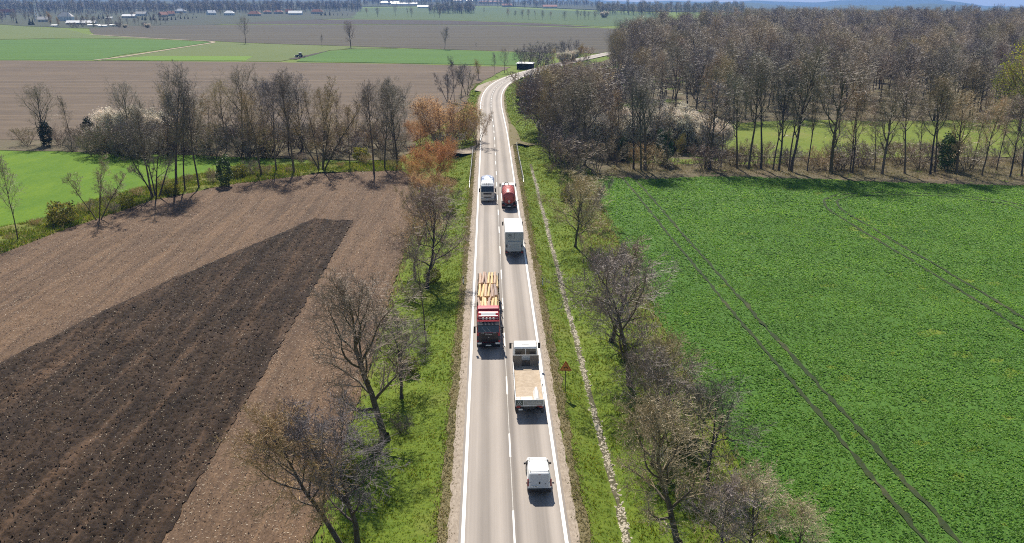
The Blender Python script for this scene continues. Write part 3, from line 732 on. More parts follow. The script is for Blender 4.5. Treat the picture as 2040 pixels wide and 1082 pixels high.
bushy('ivy', 6.5, 1.5, 2600, 'needle', 3)
bushy('green_bush', 3, 1.7, 1800, 'young_leaf', 4, .13)

N_TREES = 0
def plant(key, x, y, s=1.0, rot=None, name='bare_tree', label=None, group=None, color=(1, 1, 1), cat='tree', sz=None, trunk=None):
    """one tree or shrub: an Empty at its foot that parents trunk, crown and blossom or leaves"""
    global N_TREES; N_TREES += 1
    t, c, l, ln = MESH[key]
    e = empty(name, (x, y, hz1(x, y)), random.uniform(0, 6.28) if rot is None else rot, label, cat, group)
    wd = 1.18 if key[:4] in ('road', 'lean', 'croo', 'grey') else 1.0
    e.scale = (s * wd, s * wd, s * (sz or 1))
    a = obj('trunk' if cat == 'tree' else 'stems', t, e); b = obj('crown' if cat == 'tree' else 'twigs', c, e)
    tc = trunk or (1, 1, 1); a.color = (*tc, 1); b.color = (*color, 1)
    if l: d = obj(ln, l, b); d.color = (*color, 1)
    return e
def H_of(key): return max(v.co.z for v in MESH[key][1].vertices)
HT = {k: H_of(k) for k in MESH}
def plant_px(key, px, base, top, **kw):
    """plant at the ground point, tall enough to reach the given height above it"""
    x, y = G(px, base); k = (top + 8.5) / (base + 8.5); h = (CAM_H + .8) * (1 - k)
    return plant(key, x, y, h / HT[key] * kw.pop('k', 1.0), **kw)

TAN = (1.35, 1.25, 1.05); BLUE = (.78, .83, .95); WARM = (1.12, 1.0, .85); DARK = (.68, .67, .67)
# --- left roadside row, nearest first
gl = 'trees along the left verge of the road'
plant_px('lean', 690, 1096, 765, rot=0.15, label='near bare tree leaning left over the tilled field at the bottom edge', group=gl, color=(1.15, .95, .8), k=1.1)
plant_px('road0', 713, 1088, 752, rot=.6, k=1.1, label='upright bare tree beside the leaning one on the near left verge', group=gl)
plant_px('crooked', 768, 872, 488, rot=.2, label='crooked wide bare tree rising over the dark ploughed strip', group=gl, color=(1.05, 1, .95))
plant_px('road1', 800, 790, 590, rot=1.6, label='small dark bare tree just behind the crooked tree on the left verge', group=gl, color=DARK)
plant_px('slim0', 846, 662, 455, rot=.3, label='thin bare tree between crooked tree and road on the left verge', group=gl)
plant_px('road2', 851, 572, 352, rot=2.0, label='bare tree with dense round crown level with the log truck rear', group=gl, color=WARM, k=1.05)
plant_px('road0', 826, 552, 400, rot=4.0, label='smaller bare tree left of the dense round crown by the field corner', group=gl, color=TAN)
plant_px('multi', 850, 470, 345, rot=4.4, label='pale twiggy tree above the round crowned tree on the left verge', group=gl, color=TAN)
gb = 'budding bushes on the left verge'
plant_px('orange', 868, 352, 282, name='budding_bush', cat='bush', rot=1, label='rust orange budding bush at the left guard rail', group=gb, color=(1.05, .72, .52), k=1.15)
plant_px('orange', 828, 362, 300, name='budding_bush', cat='bush', rot=2, label='ochre budding bush at the corner of the tilled field', group=gb, color=(1, .85, .55))
plant_px('orange', 862, 408, 338, name='budding_bush', cat='bush', rot=3.3, label='tan budding bush left of the white oncoming truck', group=gb, color=(1.15, 1.05, .9))
plant_px('orange', 885, 296, 200, name='budding_bush', cat='bush', rot=4, label='largest tan budding bush, dome shaped, above the guard rail', group=gb, color=(1.15, 1.0, .8), k=1.15)
plant_px('orange', 838, 290, 238, name='budding_bush', cat='bush', rot=5, label='tan budding bush left of the largest dome', group=gb, color=(1.15, 1.0, .8), k=1.1)
plant_px('orange', 922, 286, 215, name='budding_bush', cat='bush', rot=.4, label='olive budding bush right of the largest dome', group=gb, color=(.9, .95, .6))
plant_px('shrub0', 890, 312, 255, name='bare_bush', cat='bush', rot=.4, label='dark bare bush in front of the largest tan dome', group=gb, color=DARK)
plant_px('multi', 952, 298, 222, name='bare_bush', cat='bush', rot=.4, label='grey bare bush hanging over the road edge above the guard rail', group=gb, color=(1.3, 1.25, 1.2))
gf = 'trees where the road bends'
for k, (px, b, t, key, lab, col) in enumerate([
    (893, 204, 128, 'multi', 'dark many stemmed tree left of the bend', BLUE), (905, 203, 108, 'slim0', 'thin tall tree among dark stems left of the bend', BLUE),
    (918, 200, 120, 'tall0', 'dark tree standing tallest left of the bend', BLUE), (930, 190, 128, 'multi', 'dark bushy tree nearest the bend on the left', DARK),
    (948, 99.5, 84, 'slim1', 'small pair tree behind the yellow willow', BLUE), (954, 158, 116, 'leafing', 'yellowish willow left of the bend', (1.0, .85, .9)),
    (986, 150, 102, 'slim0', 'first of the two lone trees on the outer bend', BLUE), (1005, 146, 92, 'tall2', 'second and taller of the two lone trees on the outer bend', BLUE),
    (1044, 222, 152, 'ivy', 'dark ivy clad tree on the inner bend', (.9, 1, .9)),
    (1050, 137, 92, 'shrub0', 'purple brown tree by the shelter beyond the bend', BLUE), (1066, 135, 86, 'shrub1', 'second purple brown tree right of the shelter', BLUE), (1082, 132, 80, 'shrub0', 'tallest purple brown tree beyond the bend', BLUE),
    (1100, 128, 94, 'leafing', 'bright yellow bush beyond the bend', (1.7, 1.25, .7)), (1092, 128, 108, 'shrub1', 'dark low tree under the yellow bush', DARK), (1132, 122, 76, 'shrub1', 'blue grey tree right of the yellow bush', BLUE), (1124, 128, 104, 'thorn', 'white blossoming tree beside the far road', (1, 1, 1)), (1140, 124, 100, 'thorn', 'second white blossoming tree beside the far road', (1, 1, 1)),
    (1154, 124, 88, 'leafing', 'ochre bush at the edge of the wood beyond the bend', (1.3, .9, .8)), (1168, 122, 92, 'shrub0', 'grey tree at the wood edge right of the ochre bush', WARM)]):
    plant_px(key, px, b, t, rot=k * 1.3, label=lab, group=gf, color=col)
# --- right roadside row
gr = 'trees along the right ditch'
plant_px('crooked', 1352, 1090, 700, rot=.0, label='near bare tree with bent dark trunk beside the stony ditch', group=gr, k=.92)
plant_px('road1', 1300, 930, 655, rot=1.0, label='twiggy dark tree behind the bent trunk on the right ditch', group=gr, color=DARK)
plant_px('grey0', 1440, 1096, 905, rot=.5, label='pale grey twiggy tree at the bottom edge beside the bent trunk', group=gr, color=(1.15, 1.1, 1.05), k=1.05)
plant_px('grey0', 1492, 1100, 865, rot=2.5, label='pale grey spreading tree at the bottom edge reaching into the crop', group=gr, color=(1, 1, .95), k=.95)
plant_px('grey0', 1590, 1112, 950, rot=4.5, label='low grey twiggy tree furthest into the crop at the bottom edge', group=gr, color=(1, 1, .9))
plant_px('road2', 1410, 960, 720, rot=3.0, label='thin greenish tree at the crop edge behind the grey trees', group=gr, color=(.85, .9, .7))
plant_px('road0', 1342, 872, 650, rot=5.0, label='small bare tree at the crop edge beside the warning sign', group=gr, color=(1, .95, .7))
plant_px('road1', 1254, 772, 440, rot=2.2, label='tall forked bare tree beside the ditch right of the warning sign', group=gr, k=.98)
plant_px('crooked', 1218, 682, 450, rot=2.9, label='dark trunked bare tree left of the tall forked one', group=gr, color=WARM)
plant_px('slim1', 1165, 560, 460, rot=2.9, label='small bare tree beside the ditch level with the log truck', group=gr, color=WARM)
plant_px('road2', 1146, 494, 322, rot=.9, label='tan twigged bare tree beside the ditch level with the box truck', group=gr, color=TAN)
plant_px('multi', 1162, 452, 330, rot=1.9, label='tan many stemmed tree at the far left corner of the crop', group=gr, color=TAN)
plant_px('shrub0', 1180, 410, 365, rot=1.9, name='bare_bush', cat='bush', label='low bare bush at the left edge of the crop', group=gr, color=TAN)
for k, (px, b, t, key, col) in enumerate([(1108, 330, 215, 'multi', DARK), (1128, 345, 240, 'shrub1', WARM), (1150, 352, 262, 'shrub0', TAN), (1095, 318, 190, 'tall2', DARK), (1118, 322, 165, 'broad1', DARK),
    (1142, 332, 150, 'tall0', BLUE), (1165, 330, 140, 'broad0', DARK), (1100, 290, 165, 'tall4', DARK), (1076, 262, 158, 'multi', DARK), (1090, 258, 140, 'broad1', BLUE), (1120, 280, 128, 'tall1', DARK), (1150, 290, 118, 'broad0', BLUE), (1075, 232, 142, 'broad0', DARK), (1060, 205, 140, 'multi', BLUE), (1100, 225, 122, 'tall3', WARM), (1130, 240, 112, 'broad1', WARM), (1180, 300, 120, 'broad1', WARM), (1085, 195, 128, 'shrub1', BLUE), (1190, 345, 262, 'multi', WARM), (1110, 190, 118, 'broad1', DARK)]):
    plant_px(key, px, b, t, rot=k * 2.1, label='dark bare tree crowding the right roadside below the bend', group='thicket on the right roadside', color=col)
gvb = 'low scrub on the road verges'
for k, (px, b, t) in enumerate([(690, 960, 905), (742, 905, 850), (800, 860, 815), (815, 740, 700), (790, 700, 655), (845, 700, 672), (862, 560, 528), (820, 600, 560), (880, 480, 455), (895, 430, 405), (905, 395, 372), (890, 520, 500)]):
    plant_px('shrub1' if k % 3 else 'green_bush', px, b, t, name='scrub_bush', cat='bush', rot=k, label='low scrub at the foot of the left verge trees', group=gvb, color=(.8, .8, .7))
for k, (px, b, t) in enumerate([(1290, 830, 780), (1325, 960, 900), (1390, 1010, 950), (1250, 720, 680), (1200, 620, 585), (1185, 520, 490), (1360, 900, 850), (1160, 440, 410), (1095, 345, 322), (1130, 400, 372)]):
    plant_px('shrub0' if k % 3 else 'green_bush', px, b, t, name='scrub_bush', cat='bush', rot=k, label='low scrub between the right ditch and the crop', group=gvb, color=(.8, .78, .65))
for k in range(38):
    b = random.uniform(185, 310); px = random.uniform(1095, 1275 if b < 228 else 1170); t = max(random.uniform(104, 135) + max(0, 1150 - px) * .25, b * .38)
    key = random.choice(['broad0', 'broad1', 'tall2', 'tall4', 'multi', 'budding', 'shrub0', 'shrub1'])
    plant_px(key, px, b, t, rot=k, label='bare tree in the thicket between the road bend and the wood', group='thicket inside the bend', color=random.choice([WARM, TAN, BLUE, (1, 1, 1), (1.2, 1.0, .8)]))
# --- left field-edge row (each stands apart against the fields)
ge = 'trees along the bank of the left field'
row = [(36, 482, 300, 'slim0', 'lone bare tree at the left picture edge on the bank', TAN), (197, 440, 302, 'multi', 'bare tree with stems spreading like a fan on the bank', (1, 1, .9)),
    (126, 448, 395, 'green_bush', 'round olive bush on the bank between lone tree and fan tree', (.9, .8, 1.2)),
    (303, 398, 190, 'tall0', 'first tall dark tree right of the fan shaped one', DARK), (312, 396, 215, 'multi', 'forked tree close beside the first tall dark tree', DARK),
    (352, 384, 112, 'tall1', 'tallest tree on the left half of the bank row', BLUE), (369, 382, 150, 'slim0', 'slim tree right of the tallest on the left bank', DARK),
    (397, 378, 170, 'tall3', 'tree left of the ivy clad column', DARK), (449, 372, 305, 'ivy', 'ivy green column on the bank before the tilled field', (2.2, 1.9, 1.2)),
    (521, 352, 170, 'tall4', 'first tree right of the ivy column', WARM), (551, 342, 138, 'tall2', 'second tree right of the ivy column', BLUE),
    (586, 346, 126, 'tall1', 'third tree right of the ivy column', DARK), (641, 340, 150, 'multi', 'many stemmed broad tree in the middle of the bank row', WARM), (636, 342, 170, 'slim1', 'slim stem merged with the many stemmed broad tree', WARM),
    (697, 330, 200, 'slim1', 'thin pale tree left of the group of three', TAN), (745, 346, 148, 'tall3', 'left tree of the group of three by the tilled field corner', DARK),
    (766, 338, 160, 'tall0', 'middle tree of the group of three by the tilled field corner', DARK), (792, 326, 142, 'tall4', 'right tree of the group of three by the tilled field corner', BLUE)]
for k, (px, b, t, key, lab, col) in enumerate(row):
    nm, ct = ('leafy_bush', 'bush') if key == 'green_bush' else (('ivy_clad_tree', 'tree') if key == 'ivy' else ('bare_tree', 'tree'))
    plant_px(key, px, b, t, rot=k * 1.7, name=nm, cat=ct, label=lab, group=ge, color=col)
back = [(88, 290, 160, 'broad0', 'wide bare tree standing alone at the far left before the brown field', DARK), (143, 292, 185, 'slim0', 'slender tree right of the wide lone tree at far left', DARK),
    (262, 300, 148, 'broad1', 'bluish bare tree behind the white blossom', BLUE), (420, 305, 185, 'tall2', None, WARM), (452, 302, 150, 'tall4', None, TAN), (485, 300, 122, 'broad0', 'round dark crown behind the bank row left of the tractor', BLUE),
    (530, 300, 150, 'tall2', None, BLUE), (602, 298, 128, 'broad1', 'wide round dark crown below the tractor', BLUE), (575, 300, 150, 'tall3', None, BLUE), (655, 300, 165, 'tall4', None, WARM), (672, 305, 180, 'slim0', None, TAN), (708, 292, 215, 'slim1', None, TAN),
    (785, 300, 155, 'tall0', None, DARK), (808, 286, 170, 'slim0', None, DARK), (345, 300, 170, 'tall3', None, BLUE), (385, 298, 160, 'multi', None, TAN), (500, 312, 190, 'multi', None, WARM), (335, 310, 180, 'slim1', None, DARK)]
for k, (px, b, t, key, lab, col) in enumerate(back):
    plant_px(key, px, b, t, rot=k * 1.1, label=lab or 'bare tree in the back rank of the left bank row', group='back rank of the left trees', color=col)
gs = 'shrubs under the left trees'
plant_px('thorn', 252, 292, 214, name='blossoming_bush', cat='bush', label='white blossoming thorn bush in front of the bluish tree', group=gs, k=1.1)
plant_px('thorn', 288, 296, 210, name='blossoming_bush', cat='bush', label='white blossoming thorn bush right of the first blossom', group=gs)
plant_px('thorn', 212, 298, 242, name='blossoming_bush', cat='bush', label='smaller blossoming bush left of the white thorn bushes', group=gs)
plant_px('green_bush', 216, 300, 262, name='leafy_bush', cat='bush', label='yellow green bush below the white blossom', group=gs, color=(1.3, 1.3, 1))
plant_px('ivy', 94, 292, 238, name='evergreen_bush', cat='bush', label='dark evergreen bush under the wide tree at far left', group=gs, color=(.6, .6, .6))
plant_px('shrub0', 55, 290, 248, name='bare_bush', cat='bush', label='tan bare bush left of the dark evergreen at far left', group=gs, color=TAN)
plant_px('shrub1', 120, 290, 245, name='bare_bush', cat='bush', label='bare bush right of the dark evergreen at far left', group=gs, color=WARM)
plant_px('ivy', 178, 280, 230, name='evergreen_bush', cat='bush', label='small dark bush between far left trees and white blossom', group=gs, color=(.7, .6, .6))
for k in range(46):
    px = 150 + k * 14.4 + random.uniform(-8, 8)
    plant_px(random.choice(['shrub0', 'shrub1']), px, random.uniform(290, 318), 250 + random.uniform(-24, 18), name='bare_bush', cat='bush', label='brown bare bush in the undergrowth below the left trees', group='undergrowth of the left trees', color=random.choice([TAN, WARM, DARK, (1, 1, 1)]))
for k, (px, b, t) in enumerate([(500, 350, 312), (475, 355, 325), (225, 425, 398), (255, 415, 385), (425, 365, 340), (345, 390, 362), (600, 325, 300), (720, 322, 290), (760, 320, 292), (330, 390, 370)]):
    plant_px('green_bush' if k % 2 else 'shrub1', px, b, t, name='low_bush', cat='bush', label='low olive bush on the bank between the tree trunks', group='low bushes on the left bank', color=(.8, .75, .8))
for k in range(16):
    q = k / 15; px = 20 + 760 * q; b = np.interp(px, [0, 140, 300, 450, 640, 800], [490, 436, 390, 360, 340, 336]) + random.uniform(-14, 4)
    plant_px('shrub0' if k % 2 else 'shrub1', px, b, b - random.uniform(14, 30), name='low_bush', cat='bush', label='low straw coloured bush in the rank grass of the left bank', group='straw coloured bushes on the left bank', color=(1.5, 1.35, .95))
plant_px('leafing', 2030, 262, 78, rot=1, name='leafing_tree', label='fresh yellow green tree at the right edge of the wood', color=(1.3, 1.35, .9))
plant_px('leafing', 1988, 258, 120, rot=2, name='leafing_tree', label='smaller olive green tree left of the yellow green one', color=(.9, .95, .8))
# --- lone trees in the far fields
gd = 'lone trees in the far fields'
plant_px('tall2', 489, 87, 30, label='lone dark tree at the left end of the stubble field edge', group=gd, color=BLUE)
plant_px('slim0', 641, 92, 68, label='small lone tree between the two larger ones in the far field', group=gd, color=BLUE)
plant_px('broad1', 699, 95, 37, label='reddish lone tree in the middle of the far field edge', group=gd, color=(1.3, .95, .8))
plant_px('tall4', 886, 99.5, 52, label='bluish lone tree at the right end of the far field edge', group=gd, color=BLUE)
far = [(752, 34), (820, 34), (813, 34), (732, 33), (788, 32), (866, 34), (876, 36), (920, 32), (964, 33), (1012, 36), (1026, 38), (1040, 38), (1053, 39), (1067, 39), (1081, 40), (1097, 40), (1124, 41), (1150, 40), (1156, 40), (1165, 40), (1172, 40), (1185, 40)]
plant_px('thorn', 1204, 36, 22, label='white blossoming tree at the end of the far meadow row', cat='tree', name='blossoming_tree')

ORD = ['first', 'second', 'third', 'fourth', 'fifth', 'sixth', 'seventh', 'eighth', 'ninth', 'tenth', 'eleventh', 'twelfth', 'thirteenth', 'fourteenth', 'fifteenth', 'sixteenth', 'seventeenth', 'eighteenth', 'nineteenth', 'twentieth']
def ordinal(i, n): return ORD[i] + ' from the left' if i < n / 2 else ORD[n - 1 - i] + ' from the right'
# --- right wood: front row at the crop's end
for k, (px, b) in enumerate(sorted(far)):
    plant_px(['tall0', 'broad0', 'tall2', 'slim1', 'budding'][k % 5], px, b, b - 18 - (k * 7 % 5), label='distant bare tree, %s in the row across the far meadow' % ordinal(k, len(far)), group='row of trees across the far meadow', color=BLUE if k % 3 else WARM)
gw = 'front row of the right wood'
front = [(1262, 338, 120, 'tall1', None, BLUE), (1277, 342, 150, 'tall3', None, BLUE), (1285, 340, 130, 'broad0', None, BLUE), (1300, 336, 175, 'slim0', None, BLUE), (1325, 336, 190, 'slim1', None, DARK), (1228, 332, 170, 'slim0', None, WARM), (1210, 330, 160, 'tall4', None, WARM),
    (1404, 336, 150, 'slim1', None, TAN), (1413, 338, 140, 'broad1', 'stout leaning tree where the grassy glade begins', BLUE), (1436, 334, 170, 'slim0', None, WARM), (1468, 336, 130, 'tall0', None, BLUE), (1491, 338, 95, 'tall3', None, BLUE), (1516, 338, 88, 'tall1', None, BLUE),
    (1540, 340, 120, 'slim1', None, DARK), (1551, 341, 110, 'tall2', None, BLUE), (1571, 341, 100, 'slim0', None, BLUE), (1576, 342, 70, 'tall4', None, BLUE), (1608, 342, 150, 'slim1', None, DARK),
    (1655, 345, 92, 'broad0', 'great forked dark tree at the middle of the crop end', (.75, .75, .85)), (1693, 344, 130, 'slim0', None, DARK), (1698, 345, 160, 'tall2', None, WARM), (1742, 341, 190, 'slim1', None, TAN), (1757, 348, 150, 'broad1', None, DARK), (1802, 347, 130, 'tall0', None, TAN),
    (1830, 336, 190, 'slim1', None, DARK), (1853, 348, 130, 'tall3', None, WARM), (1862, 344, 150, 'tall1', None, DARK), (1905, 345, 160, 'broad1', None, TAN), (1938, 336, 170, 'slim0', None, WARM), (1956, 350, 180, 'tall4', None, TAN), (2012, 354, 170, 'tall2', None, WARM), (2035, 352, 180, 'tall0', None, DARK), (1985, 340, 185, 'slim1', None, TAN), (2075, 356, 170, 'tall3', None, WARM), (2120, 360, 170, 'tall1', None, WARM)]
front.sort()
for k, (px, b, t, key, lab, col) in enumerate(front):
    plant_px(key, px, b, t, rot=k * 1.9, label=lab or 'bare tree, %s in the front row of the right wood' % ordinal(k, len(front)), group=gw, color=col)
plant_px('ivy', 1885, 340, 258, rot=1, name='ivy_clad_tree', label='green ivy clad stump tree at the end of the crop', color=(1.8, 1.8, 1))
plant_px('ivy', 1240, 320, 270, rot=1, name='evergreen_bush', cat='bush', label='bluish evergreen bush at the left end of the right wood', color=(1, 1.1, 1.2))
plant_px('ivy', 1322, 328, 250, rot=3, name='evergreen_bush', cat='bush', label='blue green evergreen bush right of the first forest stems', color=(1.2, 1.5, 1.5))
plant_px('leafing', 1350, 322, 262, rot=3, name='leafing_bush', cat='bush', label='ochre bush below the pale blossom hedge', color=(.7, .62, .8))
gh = 'pale blossom hedge in the right wood'
for k, (px, b, t) in enumerate([(1165, 300, 246), (1186, 302, 243), (1208, 302, 240), (1230, 302, 240), (1255, 292, 236), (1285, 292, 232), (1312, 292, 233), (1338, 294, 235), (1362, 296, 240), (1388, 300, 250), (1412, 302, 255)]):
    plant_px('thorn', px, b, t, rot=k, name='blossoming_bush', cat='bush', label='cream blossoming bush in the long hedge behind the first stems', group=gh, color=(1, .95, .85), k=1.45)
for k in range(40):
    px = 1200 + k * 22 + random.uniform(-9, 9)
    if 1380 > px > 1330: continue
    plant_px(random.choice(['shrub0', 'shrub1']), px, random.uniform(318, 340), 285 + random.uniform(-20, 18), name='bare_bush', cat='bush', label='brown bare bush in the undergrowth at the end of the crop', group='undergrowth at the end of the crop', color=random.choice([TAN, WARM, DARK, (1, 1, 1)]))
# --- main wood: the nearest trees one by one, the mass behind as one wood
WOOD = [(42, 285), (52, 272), (64, 264), (80, 268), (120, 272), (165, 270), (215, 275), (420, 420), (780, 840), (620, 1060), (290, 1060), (165, 830), (80, 590), (67, 510), (54, 400), (46, 320)]
pts = []
for gx_ in np.arange(0, 800, 8.2):
    for gy_ in np.arange(250, 1080, 8.2):
        pts.append((gx_ + random.uniform(-4, 4), gy_ + random.uniform(-4, 4)))
P = np.array(pts); P = P[inside(WOOD, P)]
P = P[(P[:, 0] < .60 * P[:, 1] + 35) & (P[:, 0] > xc(P[:, 1]) + 11)]
P = P[np.random.default_rng(3).uniform(0, 1, len(P)) < .8 + .35 * np.sin(P[:, 0] * .09) * np.sin(P[:, 1] * .07)]
P = P[np.argsort(P[:, 1])]
N_ONE = min(len(P), 300 - min(190, N_TREES - 100))
kinds = ['tall0', 'tall1', 'tall2', 'tall3', 'tall4', 'broad0', 'broad1', 'budding', 'budding', 'leafing']
wt = [3, 3, 3, 3, 3, 2, 3, 2.5, 2.5, .35]
for k in range(N_ONE):
    key = random.choices(kinds, wt)[0]; x, y = P[k]
    h = random.gauss(20, 3.2) if key != 'leafing' else 11
    col = random.choice([BLUE, WARM, TAN, (1, 1, 1), (1, 1, 1), DARK]); col = col if key != 'leafing' else (.9, .9, .7)
    plant(key, float(x), float(y), h / HT[key], label='bare tree within the dense wood beyond the glade', group='trees of the right wood', color=col)
SRC = {}
for o in list(COL.objects):
    if o.name.startswith('bare_tree') and o.children:
        for c in o.children:
            if c.data.name.endswith('_trunk'): SRC.setdefault(c.data.name[:-6], o)

def far_wood(name, pts, keys, weights, hgt, hsd, label, seed, color=(1, 1, 1)):
    """one mass of trees too many to count: points carrying copies of the trees above"""
    r = np.random.default_rng(seed); n = len(pts)
    pts = np.asarray(pts); z = hz(pts[:, 0], pts[:, 1])
    me = bpy.data.meshes.new(name); me.vertices.add(n); me.vertices.foreach_set('co', np.column_stack([pts, z]).astype(np.float32).ravel())
    kid = r.choice(len(keys), n, p=np.array(weights) / sum(weights))
    a = me.attributes.new('kind_id', 'INT', 'POINT'); a.data.foreach_set('value', kid.astype(np.int32))
    hh = np.clip(r.normal(hgt, hsd, n) + hsd * .8 * np.sin(pts[:, 0] * .05 + 1) * np.sin(pts[:, 1] * .043), hgt * .5, hgt * 1.5) / np.array([HT[k] for k in keys])[kid]
    a = me.attributes.new('size', 'FLOAT', 'POINT'); a.data.foreach_set('value', hh.astype(np.float32))
    a = me.attributes.new('turn', 'FLOAT', 'POINT'); a.data.foreach_set('value', r.uniform(0, 6.28, n).astype(np.float32))
    o = obj(name, me); o.color = (*color, 1)
    ng = bpy.data.node_groups.new(name, 'GeometryNodeTree')
    ng.interface.new_socket('Geometry', in_out='INPUT', socket_type='NodeSocketGeometry'); ng.interface.new_socket('Geometry', in_out='OUTPUT', socket_type='NodeSocketGeometry')
    gi = ng.nodes.new('NodeGroupInput'); go = ng.nodes.new('NodeGroupOutput'); join = ng.nodes.new('GeometryNodeJoinGeometry')
    def attr(nm, ty):
        q = ng.nodes.new('GeometryNodeInputNamedAttribute'); q.data_type = ty; q.inputs['Name'].default_value = nm; return q.outputs['Attribute']
    kidn, size, turn = attr('kind_id', 'INT'), attr('size', 'FLOAT'), attr('turn', 'FLOAT')
    comb = ng.nodes.new('ShaderNodeCombineXYZ'); ng.links.new(turn, comb.inputs[2])
    for i, k in enumerate(keys):
        cmp = ng.nodes.new('FunctionNodeCompare'); cmp.data_type = 'INT'; cmp.operation = 'EQUAL'
        ng.links.new(kidn, cmp.inputs[2]); cmp.inputs[3].default_value = i
        root = SRC[k]; parts = list(root.children)
        parts += [g for c in root.children for g in c.children]
        for part in parts:
            oi = ng.nodes.new('GeometryNodeObjectInfo'); oi.inputs['Object'].default_value = part; oi.transform_space = 'ORIGINAL'; oi.inputs['As Instance'].default_value = True
            ip = ng.nodes.new('GeometryNodeInstanceOnPoints')
            ng.links.new(gi.outputs[0], ip.inputs['Points']); ng.links.new(cmp.outputs[0], ip.inputs['Selection']); ng.links.new(oi.outputs['Geometry'], ip.inputs['Instance'])
            ng.links.new(comb.outputs[0], ip.inputs['Rotation']); ng.links.new(size, ip.inputs['Scale']); ng.links.new(ip.outputs[0], join.inputs[0])
    ng.links.new(join.outputs[0], go.inputs[0])
    md = o.modifiers.new('trees', 'NODES'); md.node_group = ng
    tag(o, label, 'wood', kind='stuff'); return o
wkeys = ['tall0', 'tall1', 'tall2', 'tall3', 'broad0', 'broad1', 'budding']
far_wood('wood', P[N_ONE:], wkeys, [2, 2, 2, 2, 3, 4, 6], 19.5, 3.6, 'mass of bare brown trees of the wood on the right', 5)
def scatter_px(n, x0, x1, y0, y1, seed):
    r = random.Random(seed); return [G(r.uniform(x0, x1), r.uniform(y0, y1)) for _ in range(n)]
FP = scatter_px(1500, -250, 560, 17, 27, 1) + scatter_px(260, 540, 720, 17, 24, 2) + scatter_px(130, 855, 945, 24, 28, 3) + scatter_px(420, 1190, 1480, 20, 31, 4) + scatter_px(420, 700, 1200, 12, 17, 5)
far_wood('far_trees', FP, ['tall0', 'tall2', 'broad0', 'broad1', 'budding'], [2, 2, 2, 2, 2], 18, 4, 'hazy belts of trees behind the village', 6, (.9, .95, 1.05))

# ------------------------------------------------------------------ ground cover
def rut_dist(P):
    d = np.full(len(P), 1e9)
    for q in RUTS:
        for a, b in zip(q, q[1:]):
            a = np.array(a); b = np.array(b); ab = b - a; t = np.clip(((P - a) @ ab) / (ab @ ab), 0, 1)
            d = np.minimum(d, np.linalg.norm(P - (a + t[:, None] * ab), axis=1))
    return d
def rosettes(P, z, size, nl, tilt, r, wid=.42, drop=.0):
    """leafy plants: nl kite leaves each; every leaf two triangles folded along its rib"""
    n = len(P); V = np.zeros((n, nl, 4, 3)); az0 = r.uniform(0, 6.28, n)
    for k in range(nl):
        a = az0 + 2 * math.pi * k / nl + r.normal(0, .3, n); t = r.normal(tilt, .25, n); s = size * r.uniform(.7, 1.25, n)
        d = np.column_stack([np.cos(a) * np.cos(t), np.sin(a) * np.cos(t), np.sin(t)]); w = np.column_stack([-np.sin(a), np.cos(a), np.zeros(n)])
        o = np.column_stack([P, z]); mid = o + d * (s * .55)[:, None] + np.array([0, 0, .03])
        V[:, k, 0] = o; V[:, k, 1] = mid + w * (s * wid)[:, None]; V[:, k, 2] = o + d * s[:, None] - np.column_stack([np.zeros((n, 2)), drop * s]); V[:, k, 3] = mid - w * (s * wid)[:, None]
    return V.reshape(-1, 3), np.arange(n * nl * 4).reshape(-1, 4)
def blades(P, z, h, nb, r, spread=.6, w=.02):
    n = len(P); V = np.zeros((n, nb, 3, 3))
    for k in range(nb):
        a = r.uniform(0, 6.28, n); l = r.uniform(.1, spread, n); hh = h * r.uniform(.6, 1.3, n)
        off = np.column_stack([r.normal(0, .06, (n, 2)), np.zeros(n)]); o = np.column_stack([P, z]) + off
        s = np.column_stack([-np.sin(a), np.cos(a), np.zeros(n)]) * (w * r.uniform(.7, 1.5, n))[:, None]
        V[:, k, 0] = o - s; V[:, k, 1] = o + s; V[:, k, 2] = o + np.column_stack([np.cos(a) * l * hh, np.sin(a) * l * hh, hh])
    return V.reshape(-1, 3), np.arange(n * nb * 3).reshape(-1, 3)
def rand_in(poly, n, r):
    xs = [p[0] for p in poly]; ys = [p[1] for p in poly]; out = []; got = 0
    while got < n:
        Q = np.column_stack([r.uniform(min(xs), max(xs), n * 2), r.uniform(min(ys), max(ys), n * 2)]); Q = Q[inside(poly, Q)]; out.append(Q); got += len(Q)
    return np.concatenate(out)[:n]
r = np.random.default_rng(21)
# crop plants, denser and smaller near the camera
def crop_zone(y0, y1, dens, size, nl):
    yy = r.uniform(y0, y1, int((y1 - y0) * 110 * dens)); xx = r.uniform(19.5, 129.5, len(yy))
    Q = np.column_stack([xx, yy]); Q = Q[Q[:, 0] < .58 * Q[:, 1] + 14]; Q = Q[inside(CROP, Q)]
    # thin patches: fewer plants where a slow pattern is low
    k = .5 + .5 * np.sin(Q[:, 0] * .45 + np.sin(Q[:, 1] * .21) * 2) * np.sin(Q[:, 1] * .33 + Q[:, 0] * .1)
    Q = Q[r.uniform(0, 1, len(Q)) < .72 + .28 * k]
    Q = Q[rut_dist(Q) > .2 + .12 * r.uniform(0, 1, len(Q))]
    s = size * (.85 + .3 * r.uniform(0, 1, len(Q)))
    return Q, s, nl
VV, FF, base = [], [], 0
for args in ((40, 75, 25, .155, 3), (75, 115, 19, .175, 3), (115, 150, 12, .22, 3), (150, 190, 8, .27, 3)):
    Q, s, nl = crop_zone(*args)
    V, F = rosettes(Q, hz(Q[:, 0], Q[:, 1]) + .07, s, nl, .55, r); VV.append(V); FF.append(F + base); base += len(V)
tag(obj('crop_plants', np_mesh('crop_plants', np.concatenate(VV), np.concatenate(FF), [M['crop_leaf']])), 'leafy green crop covering the field on the right', 'crop', kind='stuff')
